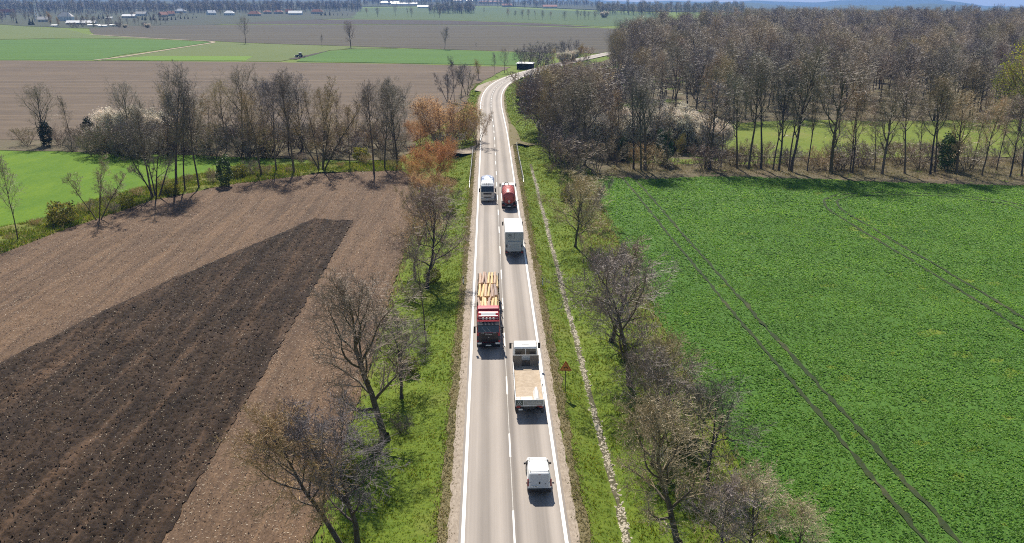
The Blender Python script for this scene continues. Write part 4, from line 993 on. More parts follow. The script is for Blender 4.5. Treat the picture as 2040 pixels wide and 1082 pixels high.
# verge grass
def verge_zone(y0, y1, dens):
    out = []
    for d0, d1 in ((-13, -4.45), (4.3, 20)):
        n = int((y1 - y0) * (d1 - d0) * dens); d = r.uniform(d0, d1, n); yy = r.uniform(y0, y1, n)
        keep = ~((d > 7.5) & (d < 8.3) & (yy < 200)) & (r.uniform(0, 1, n) < np.clip((np.abs(d) - 3.9) / 1.3, .3, 1))
        out.append(np.column_stack([xc(yy) + d, yy])[keep])
    return np.concatenate(out)
VV, FF, base = [], [], 0
for y0, y1, dn, h, w in ((35, 80, 22, .13, .022), (80, 130, 14, .15, .028), (130, 230, 8, .18, .04), (230, 400, 3.5, .25, .06)):
    Q = verge_zone(y0, y1, dn); hv = h * (.7 + .8 * np.clip(np.sin(Q[:, 0] * .9 + Q[:, 1] * .3) * np.sin(Q[:, 1] * .7), 0, 1))
    V, F = blades(Q, hz(Q[:, 0], Q[:, 1]) - .01, hv, 5, r, .7, w); VV.append(V); FF.append(F + base); base += len(V)
tag(obj('verge_grass', np_mesh('verge_grass', np.concatenate(VV), np.concatenate(FF), [M['grass_blade']])), 'bright green grass on both road verges', 'grass', kind='stuff')
# rank and dry grass: bank on the left, headland and glade on the right
bankp = LEFT_EDGE + BANK_IN[::-1]
Q = rand_in(bankp, 10000, r); V, F = blades(Q, hz(Q[:, 0], Q[:, 1]) + .05, np.full(len(Q), .5), 5, r, .8, .06)
tag(obj('bank_grass', np_mesh('bank_grass', V, F, [M['grass_blade']])), 'rank grass along the bank left of the tilled field', 'grass', kind='stuff')
hd = PX((1185, 352), (1420, 347), (1760, 357), (2060, 364), (2060, 318), (1700, 316), (1250, 320))
Q = np.concatenate([rand_in(hd, 9000, r), rand_in(bankp, 9000, r), np.column_stack([r.uniform(-13, -11.6, 1500), r.uniform(40, 180, 1500)]), np.column_stack([1.56 - r.normal(4.95, .35, 7000), r.uniform(40, 230, 7000)]), np.column_stack([1.56 + r.normal(4.85, .35, 7000), r.uniform(40, 230, 7000)]), np.column_stack([r.uniform(14, 20.5, 5000), r.uniform(40, 180, 5000)])])
V, F = blades(Q, hz(Q[:, 0], Q[:, 1]) + .03, np.where(np.abs(Q[:, 0] - 1.56) < 7, .11, .42), 3, r, .9, .038)
tag(obj('dry_grass', np_mesh('dry_grass', V, F, [M['dry_blade']])), 'straw coloured dead grass along the field edges', 'grass', kind='stuff')
# clods and straw on the bare soil
def lumps(P, z, s, r, hk=1.0):
    n = len(P); V = np.zeros((n, 5, 3)); a0 = r.uniform(0, 6.28, n)
    for k in range(4):
        a = a0 + k * 1.571 + r.normal(0, .25, n); rr = s * r.uniform(.6, 1.2, n)
        V[:, k] = np.column_stack([P[:, 0] + rr * np.cos(a), P[:, 1] + rr * np.sin(a), z - .03])
    V[:, 4] = np.column_stack([P + r.normal(0, .25, (n, 2)) * s[:, None], z + s * hk * r.uniform(.5, 1.0, n)])
    F = np.array([[0, 1, 4], [1, 2, 4], [2, 3, 4], [3, 0, 4]])[None] + (np.arange(n) * 5)[:, None, None]
    return V.reshape(-1, 3), F.reshape(-1, 3)
Q = rand_in(PL, 42000, r); Q = Q[(Q[:, 0] > -.56 * Q[:, 1] - 12)]
ph = plough_mask(Q[:, 0], Q[:, 1]) * (.17 + plough_row(Q[:, 0], Q[:, 1]))
V, F = lumps(Q, hz(Q[:, 0], Q[:, 1]) + .19 + ph, r.uniform(.04, .125, len(Q)), r, .7)
tag(obj('ploughed_clods', np_mesh('ploughed_clods', V, F, [M['clod']])), 'dark turned clods on the ploughed strip', 'soil', kind='stuff')
Q = rand_in(tilled, 70000, r); Q = Q[(Q[:, 0] > -.56 * Q[:, 1] - 12) & ~inside(PL, Q)]
V, F = lumps(Q, hz(Q[:, 0], Q[:, 1]) + .18, r.uniform(.02, .065, len(Q)), r)
tag(obj('tilled_clods', np_mesh('tilled_clods', V, F, [M['clod_pale']])), 'small dry clods on the tilled field', 'soil', kind='stuff')
Q = rand_in(tilled, 52000, r); Q = Q[(Q[:, 0] > -.56 * Q[:, 1] - 12)]; Q = Q[~inside(PL, Q) | (r.uniform(0, 1, len(Q)) < .28)]
on = inside(PL, Q); a = r.uniform(0, 6.28, len(Q)); L = r.uniform(.02, .085, len(Q)); w = r.uniform(.008, .02, len(Q))
z = hz(Q[:, 0], Q[:, 1]) + np.where(on, .29 + plough_mask(Q[:, 0], Q[:, 1]) * (.17 + plough_row(Q[:, 0], Q[:, 1])), .23)
d = np.column_stack([np.cos(a), np.sin(a), r.normal(0, .3, len(Q))]) * L[:, None]; s = np.column_stack([-np.sin(a), np.cos(a), np.zeros(len(Q))]) * w[:, None]; o3 = np.column_stack([Q, z])
V = np.stack([o3 - d - s, o3 - d + s, o3 + d + s, o3 + d - s], 1).reshape(-1, 3)
tag(obj('straw', np_mesh('straw', V, np.arange(len(V)).reshape(-1, 4), [M['straw']])), 'pale straw bits strewn over the bare soil on the left', 'straw', kind='stuff')
# stony ditch bed
strip('ditch_bed', [(9.45, yy) for yy in range(36, 206, 6)], 0.5, M['mud'], 0.05, step=1.0, amp=.06)
n = 3600; yy = r.uniform(38, 196, n); yy = yy[r.uniform(0, 1, n) < .35 + .65 * (np.sin(yy * .55 + 2 * np.sin(yy * .13)) > -.35)]; n = len(yy); xx = 9.45 + .12 * np.sin(yy * .22) + r.normal(0, .17, n); Q = np.column_stack([xx, yy])
V, F = lumps(Q, hz(xx, yy) + .06, r.uniform(.08, .22, n), r, .3)
tag(obj('ditch_stones', np_mesh('ditch_stones', V, F, [M['stone']])), 'pale broken stones lining the ditch right of the road', 'stones', kind='stuff')

# ------------------------------------------------------------------ vehicles (local +y = forward, origin on the road under the rear or nose)
def wheel_meshes(rad, wid):
    t = MB(); n = 20; prof = [(-wid / 2, rad * .62), (-wid / 2, rad * .93), (-wid * .36, rad), (wid * .36, rad), (wid / 2, rad * .93), (wid / 2, rad * .62)]
    vs = [(x, rr * math.cos(2 * math.pi * i / n), rr * math.sin(2 * math.pi * i / n)) for x, rr in prof for i in range(n)]
    fs = [(k * n + i, k * n + (i + 1) % n, (k + 1) * n + (i + 1) % n, (k + 1) * n + i) for k in range(5) for i in range(n)]
    t.add(vs, fs)
    rm = MB().cyl((0, 0, 0), rad * .63, wid * .8, 'x', 14); rm.cyl((0, 0, 0), rad * .25, wid * .98, 'x', 10)
    return t.mesh('tyre', M['tyre']), rm.mesh('rim', M['rim'])
WM = {}
def wheel(parent, x, y, rad=.5, wid=.32):
    k = (rad, wid)
    if k not in WM: WM[k] = wheel_meshes(*k)
    o = bpy.data.objects.new('wheel', WM[k][0]); link(o, parent); o.location = (x, y, rad)
    obj('rim', WM[k][1], o); return o
def text(s, size, m, parent, loc, rot, name='lettering'):
    cu = bpy.data.curves.new('t', 'FONT'); cu.body = s; cu.size = size; cu.align_x = 'CENTER'; cu.align_y = 'CENTER'; cu.extrude = .006
    t = bpy.data.objects.new('t', cu); COL.objects.link(t)
    me = bpy.data.meshes.new_from_object(t.evaluated_get(bpy.context.evaluated_depsgraph_get()))
    bpy.data.objects.remove(t); bpy.data.curves.remove(cu); me.materials.clear(); me.materials.append(m); me.name = name
    o = obj(name, me, parent, loc); o.rotation_euler = rot; return o
def mirror(e, sx, x, y, z, h=.45):
    w_ = .22 if h > .3 else .15; g = MB().box(min(x, x + w_ * sx), max(x, x + w_ * sx), y - .06, y + .06, z - h, z); g.bar((x, y, z - .05), (x - .25 * sx, y, z - .05), .025)
    return g.build('mirror', M['black'], e, .03)

# 1 white small van, seen from behind
def small_van(x, y):
    e = empty('small_van', (x, y, 0.0), 0, 'small white panel van with roof bars, nearest vehicle at the bottom of the road', 'van')
    W = .89
    low = [(0.02, .35), (4.25, .3), (4.32, .55), (4.28, .78), (4.05, .95), (3.25, 1.08), (0.0, 1.08)]
    MB().prism(low, -W, W, [.03, .06, .16, .16, .12, .0, .0]).build('body', M['white'], e, .1)
    up = [(0.0, 1.08), (3.25, 1.08), (2.55, 1.68), (2.2, 1.78), (0.6, 1.82), (0.12, 1.78)]
    MB().prism(up, -W, W, [0, 0, .2, .17, .15, .15]).build('cabin', M['white'], e, .13)
    MB().prism([(3.235, 1.12), (3.25, 1.12), (2.62, 1.66), (2.605, 1.66)], -.72, .72, [0, 0, .06, .06]).build('windscreen', M['glass'], e)
    for s in (-1, 1):
        MB().add([(s * .895, 3.05, 1.12), (s * .895, 2.05, 1.12), (s * .765, 2.1, 1.62), (s * .765, 2.55, 1.62)], [(0, 1, 2, 3), (3, 2, 1, 0)]).build('side_window', M['glass'], e)
        wheel(e, s * .77, .75, .31, .2); wheel(e, s * .77, 3.45, .31, .2); mirror(e, s, s * .9, 2.85, 1.2, .16)
        MB().prism([(-.03, .78), (.1, .78), (.14, 1.32), (.02, 1.32)], s * .84 - .055, s * .84 + .055).build('tail_lamp', M['tail_lamp'], e, .02)
        MB().box(s * .68 - .02, s * .68 + .02, .35, .47, 1.8, 1.9).box(s * .68 - .02, s * .68 + .02, 2.0, 2.1, 1.76, 1.87).build('rack_foot', M['black'], e)
    for yy, zz in ((.41, 1.9), (2.05, 1.87)): MB().box(-.72, .72, yy - .03, yy + .03, zz - .02, zz + .02).build('roof_bar', M['white'], e)
    t = MB().prism([(-.04, .62), (-.01, .62), (.1, 1.74), (.06, 1.74)], -.74, .74, [.06, .06, .08, .08]).build('tailgate', paint('van_tailgate_grey', (.5, .52, .56), .35, dirt=.1), e, .015)
    MB().box(-.05, .05, -.06, -.02, .98, 1.14).build('handle', M['black'], t, .02)
    MB().box(-.09, .09, .045, .075, 1.68, 1.71).build('brake_lamp', M['tail_lamp'], t)
    p = MB().box(-.6, -.1, -.05, -.02, .72, .84).build('number_plate', M['plate'], t)
    text('ET 10J', .11, M['black'], p, (-.35, -.058, .78), (R(90), 0, 0))
    text('K', .12, M['rust'], t, (.45, -.03, .98), (R(84), 0, 0), 'badge')
    MB().prism([(-.1, .3), (.1, .28), (.1, .6), (-.1, .6)], -.86, .86).build('rear_bumper', M['black'], e, .04)
    return e
small_van(3.55, 59.6)

# 2 dropside truck
def flatbed(x, y):
    e = empty('flatbed_truck', (x, y, 0), 0, 'white dropside truck with empty sandy bed behind the small van', 'truck')
    W, L, zf = 1.25, 8.7, 1.12
    MB().box(-.42, .42, .3, 11.0, .62, .92).build('chassis', M['chassis'], e)
    b = MB().box(-W, W, 0, L, zf - .1, zf).build('bed', M['white_dirty'], e)
    MB().box(-W + .05, W - .05, .05, L - .02, zf + .004, zf + .016).build('bed_floor', M['bed'], b)
    for s in (-1, 1):
        sp = MB().box(min(s * W, s * (W - .045)), max(s * W, s * (W - .045)), .05, L, zf + .002, zf + .5)
        for k in range(5): sp.box(min(s * (W + .001), s * (W + .03)), max(s * (W + .001), s * (W + .03)), .05 + k * 2.1, .13 + k * 2.1, zf - .05, zf + .52)
        sp.build('side_board', M['white'], e)
        h = MB().prism([(L - .02, zf + .02), (L + .06, zf + .02), (L + .06, zf + 1.1), (L - .02, zf + 1.1)], min(s * .4, s * W), max(s * .4, s * W)).build('headboard', paint('grey_headboard', (.2, .17, .14), .7, dirt=.4), e, .02)
        MB().box(s * 1.1 - .12, s * 1.1 + .12, -.03, .02, .35, .75).build('mud_flap', M['black'], e)
        MB().box(s * 1.0 - .16, s * 1.0 + .16, -.06, -.005, .86, .98).build('tail_lamp', M['tail_lamp'], e, .01)
        for yy in (1.6, 2.95): wheel(e, s * 1.0, yy, .5, .5)
        wheel(e, s * 1.05, 9.9, .5, .32)
        mirror(e, s, s * 1.3, 11.35, 2.5, .6)
    MB().box(-.4, .4, L - .0, L + .05, zf + .02, zf + .6).build('headboard_centre', M['rust'], e)
    MB().bar((-W, L + .02, zf + 1.12), (W, L + .02, zf + 1.12), .05).build('headboard_rail', M['white_dirty'], e)
    tb = MB().box(-W, W, -.05, 0, zf - .12, zf + .52).build('tailboard', M['white_dirty'], e, .01)
    MB().box(-W + .05, -.58, -.062, -.052, zf - .02, zf + .46).build('emblem_panel', paint('dark_green_panel', (.05, .075, .055), .5, dirt=.3), tb)
    em = MB()
    for a in range(3):
        aa = R(90 + 120 * a); c = (-.9 + .1 * math.cos(aa), zf + .21 + .1 * math.sin(aa))
        for k in range(14):
            t0, t1 = 2 * math.pi * k / 14, 2 * math.pi * (k + 1) / 14
            em.bar((c[0] + .09 * math.cos(t0), -.068, c[1] + .09 * math.sin(t0)), (c[0] + .09 * math.cos(t1), -.068, c[1] + .09 * math.sin(t1)), .014, 4)
    em.build('emblem', M['plate'], tb)
    MB().box(-.5, W - .1, -.058, -.052, zf + .03, zf + .44).build('sign_panel', paint('faded_sign_panel', (.3, .3, .27), .6, dirt=.6), tb)
    for k in range(2): MB().box(-.4, W - .2, -.066, -.06, zf + .1 + k * .17, zf + .15 + k * .17).build('faded_lettering', M['white_dirty'], tb)
    for x0, x1 in ((-W + .1, -W + .45), (W - .65, W - .2)): MB().box(x0, x1, -.07, -.055, zf - .115, zf - .05).build('reflector', M['sign_red'], tb)
    MB().box(-W + .12, -W + .62, -.02, .0, .62, .76).build('number_plate', M['plate'], e)
    # things lying in the bed
    c = MB(); c.prism([(.15, zf + .02), (2.6, zf + .02), (2.6, zf + .55), (.15, zf + .55)], .38, .95, [0, 0, .2, .2]); c.build('ballast_box', M['white'], e, .02)
    MB().box(-.75, .28, .15, 1.5, zf + .02, zf + .1).build('white_sheet', M['white'], e, .02)
    st = MB()
    for k in range(4): st.box(-1.15, -.8, .2 + k * .35, .38 + k * .35, zf + .02, zf + .12)
    st.build('slat_rack', M['white_dirty'], e)
    # cab
    y0, y1 = 9.35, 11.6
    MB().prism([(y0, .8), (y1 - .05, .5), (y1, 1.5), (y1 - .22, 2.55), (y1 - .5, 2.82), (y0 + .15, 2.86), (y0, 2.72)], -1.2, 1.2, [0, 0, 0, .08, .14, .14, .08]).build('cab', M['white'], e, .07)
    MB().prism([(y1 - .01, 1.55), (y1 + .015, 1.55), (y1 - .2, 2.5), (y1 - .225, 2.5)], -1.05, 1.05).build('windscreen', M['glass'], e)
    for x0, x1 in ((-1.0, -.04), (.04, 1.0)): MB().box(x0, x1, y0 - .025, y0 + .01, 2.05, 2.62).build('rear_window', M['glass_grey'], e, .01)
    MB().box(-.35, .35, y0 + .55, y0 + 1.1, 2.85, 2.89).build('roof_hatch', M['white_dirty'], e, .02)
    MB().box(-1.15, 1.15, y1 - .05, y1 + .08, .4, .9).build('front_bumper', M['chassis'], e, .04)
    return e
flatbed(3.42, 72.8)

# 3 red log truck, oncoming (built nose towards +y, then turned)
def log_truck(x, y):
    e = empty('log_truck', (x, y, 0), math.pi, 'red truck loaded with cut logs, oncoming in the left lane', 'truck')
    W = 1.25
    MB().box(-.45, .45, -17.5, -.6, .65, .98).build('chassis', M['chassis'], e)
    cab = [(-2.35, .75), (-.08, .75), (0, 1.25), (-.02, 1.85), (-.3, 2.95), (-.55, 3.1), (-2.35, 3.1)]
    MB().prism(cab, -W, W, [0, .03, .05, .05, .1, .1, .05]).build('cab', M['red'], e, .07)
    MB().prism([(-2.35, 3.1), (-.62, 3.1), (-.75, 3.35), (-1.15, 3.62), (-2.3, 3.8)], -1.17, 1.17, [0, 0, .06, .1, .06]).build('roof_spoiler', M['red'], e, .08)
    MB().prism([(-2.6, 3.55), (-1.5, 3.62), (-1.75, 3.95), (-2.55, 4.0)], -1.2, 1.2, [0, 0, .1, .08]).build('wind_deflector', M['red'], e, .06)
    MB().prism([(-.06, 1.9), (.015, 1.9), (-.265, 2.88), (-.33, 2.88)], -1.1, 1.1, [0, 0, .06, .06]).build('windscreen', M['glass'], e)
    for s in (-1, 1): MB().bar((s * .25, .03, 1.93), (s * .25 + .5, -.17, 2.5), .012).build('wiper', M['white_dirty'], e)
    MB().prism([(-.35, 2.86), (.2, 2.72), (.22, 2.78), (-.3, 2.98)], -1.15, 1.15).build('sun_visor', M['gloss_black'], e, .02)
    g = MB().prism([(-.05, .85), (.05, .85), (.06, 1.3), (.03, 1.82), (-.05, 1.82)], -1.02, 1.02, [0, 0, 0, .06, .06]).build('grille', M['gloss_black'], e, .02)
    for k in range(4): MB().box(-.72, .72, .05, .085, .95 + k * .17, 1.0 + k * .17).build('grille_bar', M['black'], g)
    text('SCANIA', .2, M['plate'], g, (0, .075, 1.72), (R(90), 0, math.pi))
    text('V8', .12, M['plate'], g, (0, .095, 1.38), (R(90), 0, math.pi), 'badge')
    for s in (-1, 1):
        MB().prism([(-.1, 1.05), (.06, 1.05), (.02, 1.5), (-.1, 1.5)], s * 1.08 - .13, s * 1.08 + .13).build('side_grille', M['chassis'], e, .02)
        MB().box(s * .93 - .22, s * .93 + .22, .03, .09, .62, .82).build('headlight', M['lamp'], e, .03)
        MB().box(s * .62 - .18, s * .62 + .18, .06, .1, 1.86, 1.9).build('trim', M['plate'], e)
        mirror(e, s, s * 1.32, .02, 2.6, .75)
        wheel(e, s * 1.06, -1.35, .5, .32)
        for yy in (-4.9, -6.2, -12.5, -13.9): wheel(e, s * 1.0, yy, .5, .5)
    MB().box(-1.22, 1.22, -.35, .08, .3, .78).build('front_bumper', M['gloss_black'], e, .05)
    p = MB().box(-.28, .28, .085, .1, .45, .57).build('number_plate', M['plate'], e)
    lr = MB(); lr.bar((-.95, -.45, 3.28), (.95, -.45, 3.28), .03); lr.bar((-1.0, -.62, 3.48), (1.0, -.62, 3.48), .03)
    for s in (-1, 1): lr.bar((s * .97, -.45, 3.28), (s * 1.0, -.62, 3.48), .03); lr.bar((s * .97, -.45, 3.28), (s * .97, -.55, 3.05), .03)
    lr.build('lamp_bar', M['rim'], e)
    for k in range(4): MB().cyl((-.54 + k * .36, -.36, 3.3), .11, .08, 'y', 14).build('roof_lamp', M['lamp'], e)
    MB().prism([(-.72, 3.5), (-.66, 3.5), (-.95, 3.68), (-1.0, 3.68)], -.75, .75).build('light_sign', M['lamp'], e, .02)
    # bunks, stakes
    for yy in (-3.6, -6.2, -9.4, -12.2, -14.6, -17.0):
        MB().box(-1.25, 1.25, yy - .08, yy + .08, .98, 1.12).build('bunk', M['rust'], e)
        for s in (-1, 1): MB().box(s * 1.22 - .045, s * 1.22 + .045, yy - .06, yy + .06, 1.1, 3.15).build('stake', M['rust'], e)
    MB().box(-1.2, 1.2, -2.95, -2.85, 1.1, 2.9).build('headboard', M['rust'], e)
    # the logs: each one a thing resting on the truck
    rd = random.Random(4); made = 0
    for (ya, yb) in ((-3.1, -8.2), (-8.5, -13.2), (-13.4, -18.0)):
        z = 1.3; nrow = 6
        for row_ in range(6):
            xs = np.linspace(-.98 + (.18 if row_ % 2 else 0), .98 - (0 if row_ % 2 else .18), nrow)
            for k, xx in enumerate(xs):
                rr = rd.uniform(.14, .19); L = abs(yb - ya) * rd.uniform(.9, 1.02); cy = (ya + yb) / 2 + rd.uniform(-.2, .2); tilt = rd.uniform(-.03, .03) * (1.8 if row_ == 5 else 1); zz = z + rd.uniform(-.03, .05) + (rd.uniform(0, .12) if row_ == 5 else 0)
                # world placement (truck is turned half a circle)
                yw = y - cy; n = 10; cx = x - (xx + rd.uniform(-.03, .03))
                segs = []; prev = None; m_ = MB(); vs = []; fs = []
                for q in range(4):
                    f = q / 3 - .5; r_ = rr * (1 - .12 * f) * rd.uniform(.96, 1.04); bx = .03 * math.sin(q * 1.7 + k)
                    for i in range(n):
                        a = 2 * math.pi * i / n; vs.append((bx + tilt * L * f + r_ * math.cos(a), f * L, r_ * math.sin(a)))
                for q in range(3):
                    for i in range(n): fs.append((q * n + i, q * n + (i + 1) % n, (q + 1) * n + (i + 1) % n, (q + 1) * n + i))
                m_.add(vs, fs); tier = ('front', 'middle', 'rear')[(ya < -4) + (ya < -10)]
                o = m_.build('log', M['log_bark'], None, 0, True); o.location = (cx, yw, zz)
                tag(o, 'cut pine log in the %s pile on the red truck' % tier, 'log', 'logs in the %s pile' % tier)
                for f, s in ((-.5, -1), (.5, 1)):
                    a0 = 0 if f < 0 else 3 * n; ring = vs[a0:a0 + n]; ce = MB().add(ring, [tuple(range(n)) if s > 0 else tuple(range(n - 1, -1, -1))]); ce.build('sawn_end', M['log_end'], o)
            z += .3
    return e
log_truck(-0.15, 88.7)

# 4 white box truck
def box_truck(x, y):
    e = empty('box_truck', (x, y, 0), 0, 'white box truck with grey rear doors ahead of the dropside truck', 'truck')
    W, L = 1.27, 8.2
    MB().box(-.45, .45, .4, 10, .6, .95).build('chassis', M['chassis'], e)
    MB().box(-W, W, .06, L, 1.05, 3.72).build('cargo_box', M['white'], e, .03)
    d = MB().box(-W + .06, W - .06, .0, .055, 1.12, 3.62).build('rear_door', M['rear_grey'], e, .01)
    MB().box(-W + .08, W - .08, -.03, -.005, 2.72, 2.76).build('door_seam', M['rim'], d)
    MB().box(-.02, .02, -.02, -.005, 2.78, 3.6).build('door_joint', M['chassis'], d)
    lg = MB()
    for k in range(16):
        a, b = 2 * math.pi * k / 16, 2 * math.pi * (k + 1) / 16
        lg.bar((-.6 + .26 * math.cos(a), -.012, 3.2 + .2 * math.sin(a)), (-.6 + .26 * math.cos(b), -.012, 3.2 + .2 * math.sin(b)), .025, 4)
    lg.box(-.72, -.48, -.02, -.004, 3.15, 3.25)
    lg.build('emblem', M['chassis'], d)
    tl = MB().box(-.95, .95, -.1, -.02, .95, 2.35).build('tail_lift', paint('tail_lift_grey', (.4, .43, .45), .5, dirt=.35), e, .02)
    MB().box(-.6, .6, -.125, -.1, 1.15, 1.95).build('lift_plate', M['rear_grey'], tl, .01)
    for s in (-1, 1):
        MB().box(s * 1.05 - .07, s * 1.05 + .07, -.1, -.005, 1.55, 1.9).build('door_lock', M['chassis'], d)
        MB().box(s * 1.08 - .15, s * 1.08 + .15, -.05, .02, .72, .9).build('tail_lamp', M['tail_lamp'], e, .02)
        MB().box(min(s * W * .985, s * W * 1.006), max(s * W * .985, s * W * 1.006), -.01, .07, 1.02, 3.68).build('corner_post', M['rim'], e)
        wheel(e, s * 1.0, 2.0, .48, .5); wheel(e, s * 1.05, 8.9, .48, .3); mirror(e, s, s * 1.34, 10.2, 2.75, .6)
        MB().box(s * 1.0 - .25, s * 1.0 + .25, 1.38, 1.42, .25, .85).build('mud_flap', M['black'], e)
    MB().box(-1.15, 1.15, -.06, .1, .5, .66).build('under_run_bar', M['chassis'], e, .02)
    MB().prism([(8.35, .6), (10.4, .5), (10.45, 1.4), (10.2, 2.6), (9.9, 2.85), (8.35, 2.85)], -1.2, 1.2, [0, 0, 0, .06, .1, .1]).build('cab', M['white'], e, .07)
    MB().prism([(10.43, 1.5), (10.47, 1.5), (10.22, 2.5), (10.19, 2.5)], -1.05, 1.05).build('windscreen', M['glass'], e)
    return e
box_truck(3.5, 123.4)

# 5 red tanker
def tanker(x, y):
    e = empty('tanker_truck', (x, y, 0), 0, 'red vacuum tanker with banded round tank and black hose', 'truck')
    MB().box(-.45, .45, .2, 9.6, .6, .98).build('chassis', M['chassis'], e)
    n = 28; vs, fs = [], []
    prof = [(-.22, .0), (-.2, .45), (-.1, .85), (.05, 1.02), (6.4, 1.02), (6.6, .8), (6.68, 0)]
    for yy, rr in prof:
        for i in range(n):
            a = 2 * math.pi * i / n; vs.append((rr * 1.08 * math.cos(a), yy, 2.05 + rr * math.sin(a)))
    for k in range(len(prof) - 1):
        for i in range(n): fs.append((k * n + i, (k + 1) * n + i, (k + 1) * n + (i + 1) % n, k * n + (i + 1) % n))
    t = MB().add(vs, fs).build('tank', M['tank_red'], e, 0, True)
    for yy in (.15, 1.4, 2.7, 4.0, 5.3):
        b = MB(); k0 = []
        for dy, rr in ((-.05, 1.0), (-.05, 1.06), (.05, 1.06), (.05, 1.0)):
            k0 += [(rr * 1.08 * math.cos(2 * math.pi * i / n), yy + dy, 2.05 + rr * math.sin(2 * math.pi * i / n)) for i in range(n)]
        b.add(k0, [(k * n + i, (k + 1) * n + i, (k + 1) * n + (i + 1) % n, k * n + (i + 1) % n) for k in range(3) for i in range(n)]).build('tank_band', paint('pale_band', (.55, .22, .18), .5), t)
    h = MB(); prev = None
    for k in range(15):
        a = math.pi * k / 14; q = (-.75 + .55 * (1 - math.cos(a)) / 2 * 1.6, 5.9 + .15 * math.sin(a * 2), 3.0 + .55 * math.sin(a))
        if prev: h.bar(prev, q, .075, 8)
        prev = q
    h.build('hose', M['black'], e)
    MB().cyl((0, -.27, 1.5), .22, .14, 'y', 14).build('outlet_valve', M['rim'], e)
    for k in range(5): MB().cyl((-.36 + k * .18, -.12, 2.92), .05, .1, 'y', 8).build('hinge', M['black'], t)
    for s in (-1, 1):
        MB().box(s * 1.2 - .06, s * 1.2 + .06, .1, 6.4, 1.1, 1.5).build('side_rail', M['white_dirty'], e, .02)
        MB().box(s * .95 - .18, s * .95 + .18, -.5, -.44, .8, .95).build('tail_lamp', M['tail_lamp'], e, .02)
        for yy in (1.6, 2.95): wheel(e, s * 1.0, yy, .5, .5)
        wheel(e, s * 1.05, 7.9, .5, .32); mirror(e, s, s * 1.3, 9.4, 2.7, .6)
        MB().bar((s * .8, -.3, 1.0), (s * .8, -.3, 2.4), .04).build('ladder_rail', M['black'], e)
    MB().box(-1.2, 1.2, -.5, -.1, .62, .8).build('rear_platform', M['rust'], e, .02)
    MB().box(-.26, .26, -.52, -.505, .66, .77).build('number_plate', M['plate'], e)
    MB().prism([(7.1, .6), (9.5, .5), (9.55, 1.4), (9.3, 2.65), (9.0, 2.9), (7.1, 2.9)], -1.22, 1.22, [0, 0, 0, .06, .1, .1]).build('cab', M['white_dirty'], e, .07)
    MB().prism([(9.53, 1.5), (9.57, 1.5), (9.32, 2.5), (9.29, 2.5)], -1.05, 1.05).build('windscreen', M['glass'], e)
    return e
tanker(3.45, 153.6)

# 6 white truck with covered load, oncoming
def covered_truck(x, y):
    e = empty('covered_truck', (x, y, 0), math.pi, 'white oncoming truck with silver blue tarpaulin over its load', 'truck')
    MB().box(-.45, .45, -9.0, -.6, .6, .95).build('chassis', M['chassis'], e)
    MB().prism([(-2.3, .7), (-.05, .7), (0, 1.3), (-.03, 1.85), (-.3, 2.9), (-.5, 3.05), (-2.3, 3.1)], -1.24, 1.24, [0, .03, .05, .05, .1, .1, .05]).build('cab', M['white'], e, .07)
    MB().prism([(-2.25, 3.1), (-.6, 3.08), (-.9, 3.3), (-1.6, 3.55), (-2.25, 3.6)], -1.1, 1.1, [0, 0, .06, .1, .1]).build('roof_spoiler', M['white'], e, .07)
    MB().prism([(-.06, 1.9), (.012, 1.9), (-.255, 2.82), (-.32, 2.82)], -1.1, 1.1, [0, 0, .05, .05]).build('windscreen', M['glass'], e)
    f = MB().prism([(-.1, .8), (.045, .8), (.06, 1.3), (.02, 1.86), (-.1, 1.86)], -1.22, 1.22, [0, .02, .02, .05, .05]).build('front_panel', M['silver'], e, .03)
    MB().box(-.72, .72, .05, .085, 1.42, 1.72).build('upper_grille', M['gloss_black'], f, .02)
    MB().box(-.6, .6, .065, .09, .86, 1.02).build('lower_grille', M['gloss_black'], f, .02)
    MB().box(-.95, .95, .06, .08, 1.12, 1.16).build('trim', M['white'], f)
    for s in (-1, 1):
        MB().box(s * .96 - .2, s * .96 + .2, .03, .09, .78, 1.02).build('headlight', M['lamp'], e, .05)
        mirror(e, s, s * 1.32, .0, 2.55, .7); wheel(e, s * 1.06, -1.35, .5, .32); wheel(e, s * 1.0, -6.6, .5, .5)
    MB().box(-1.22, 1.22, -.3, .08, .3, .74).build('front_bumper', M['silver'], e, .05)
    MB().box(-.26, .26, .085, .1, .42, .53).build('number_plate', M['plate'], e)
    for k in range(4): MB().bar((-.45 + k * .3, -.55, 3.05), (-.45 + k * .3, -.62, 3.4), .035).build('air_horn', M['chassis'], e)
    MB().box(-1.25, 1.25, -9.2, -2.6, .98, 2.7).build('cargo_body', M['rim'], e, .03)
    vs, fs = [], []; nx_, ny_ = 9, 15; rd = random.Random(9)
    for j in range(ny_):
        for i in range(nx_):
            u = i / (nx_ - 1) * 2 - 1; edge = abs(u) > .99 or j in (0, ny_ - 1)
            vs.append((u * 1.27, -2.55 - 6.7 * j / (ny_ - 1), 2.62 if edge else 2.95 + .45 * (1 - u * u) * (.8 + .2 * math.sin(j * .9)) + rd.uniform(-.07, .07)))
    for j in range(ny_ - 1):
        for i in range(nx_ - 1): a = j * nx_ + i; fs.append((a, a + nx_, a + nx_ + 1, a + 1))
    MB().add(vs, fs).build('tarpaulin', M['tarp'], e)
    return e
covered_truck(-0.25, 159.5)

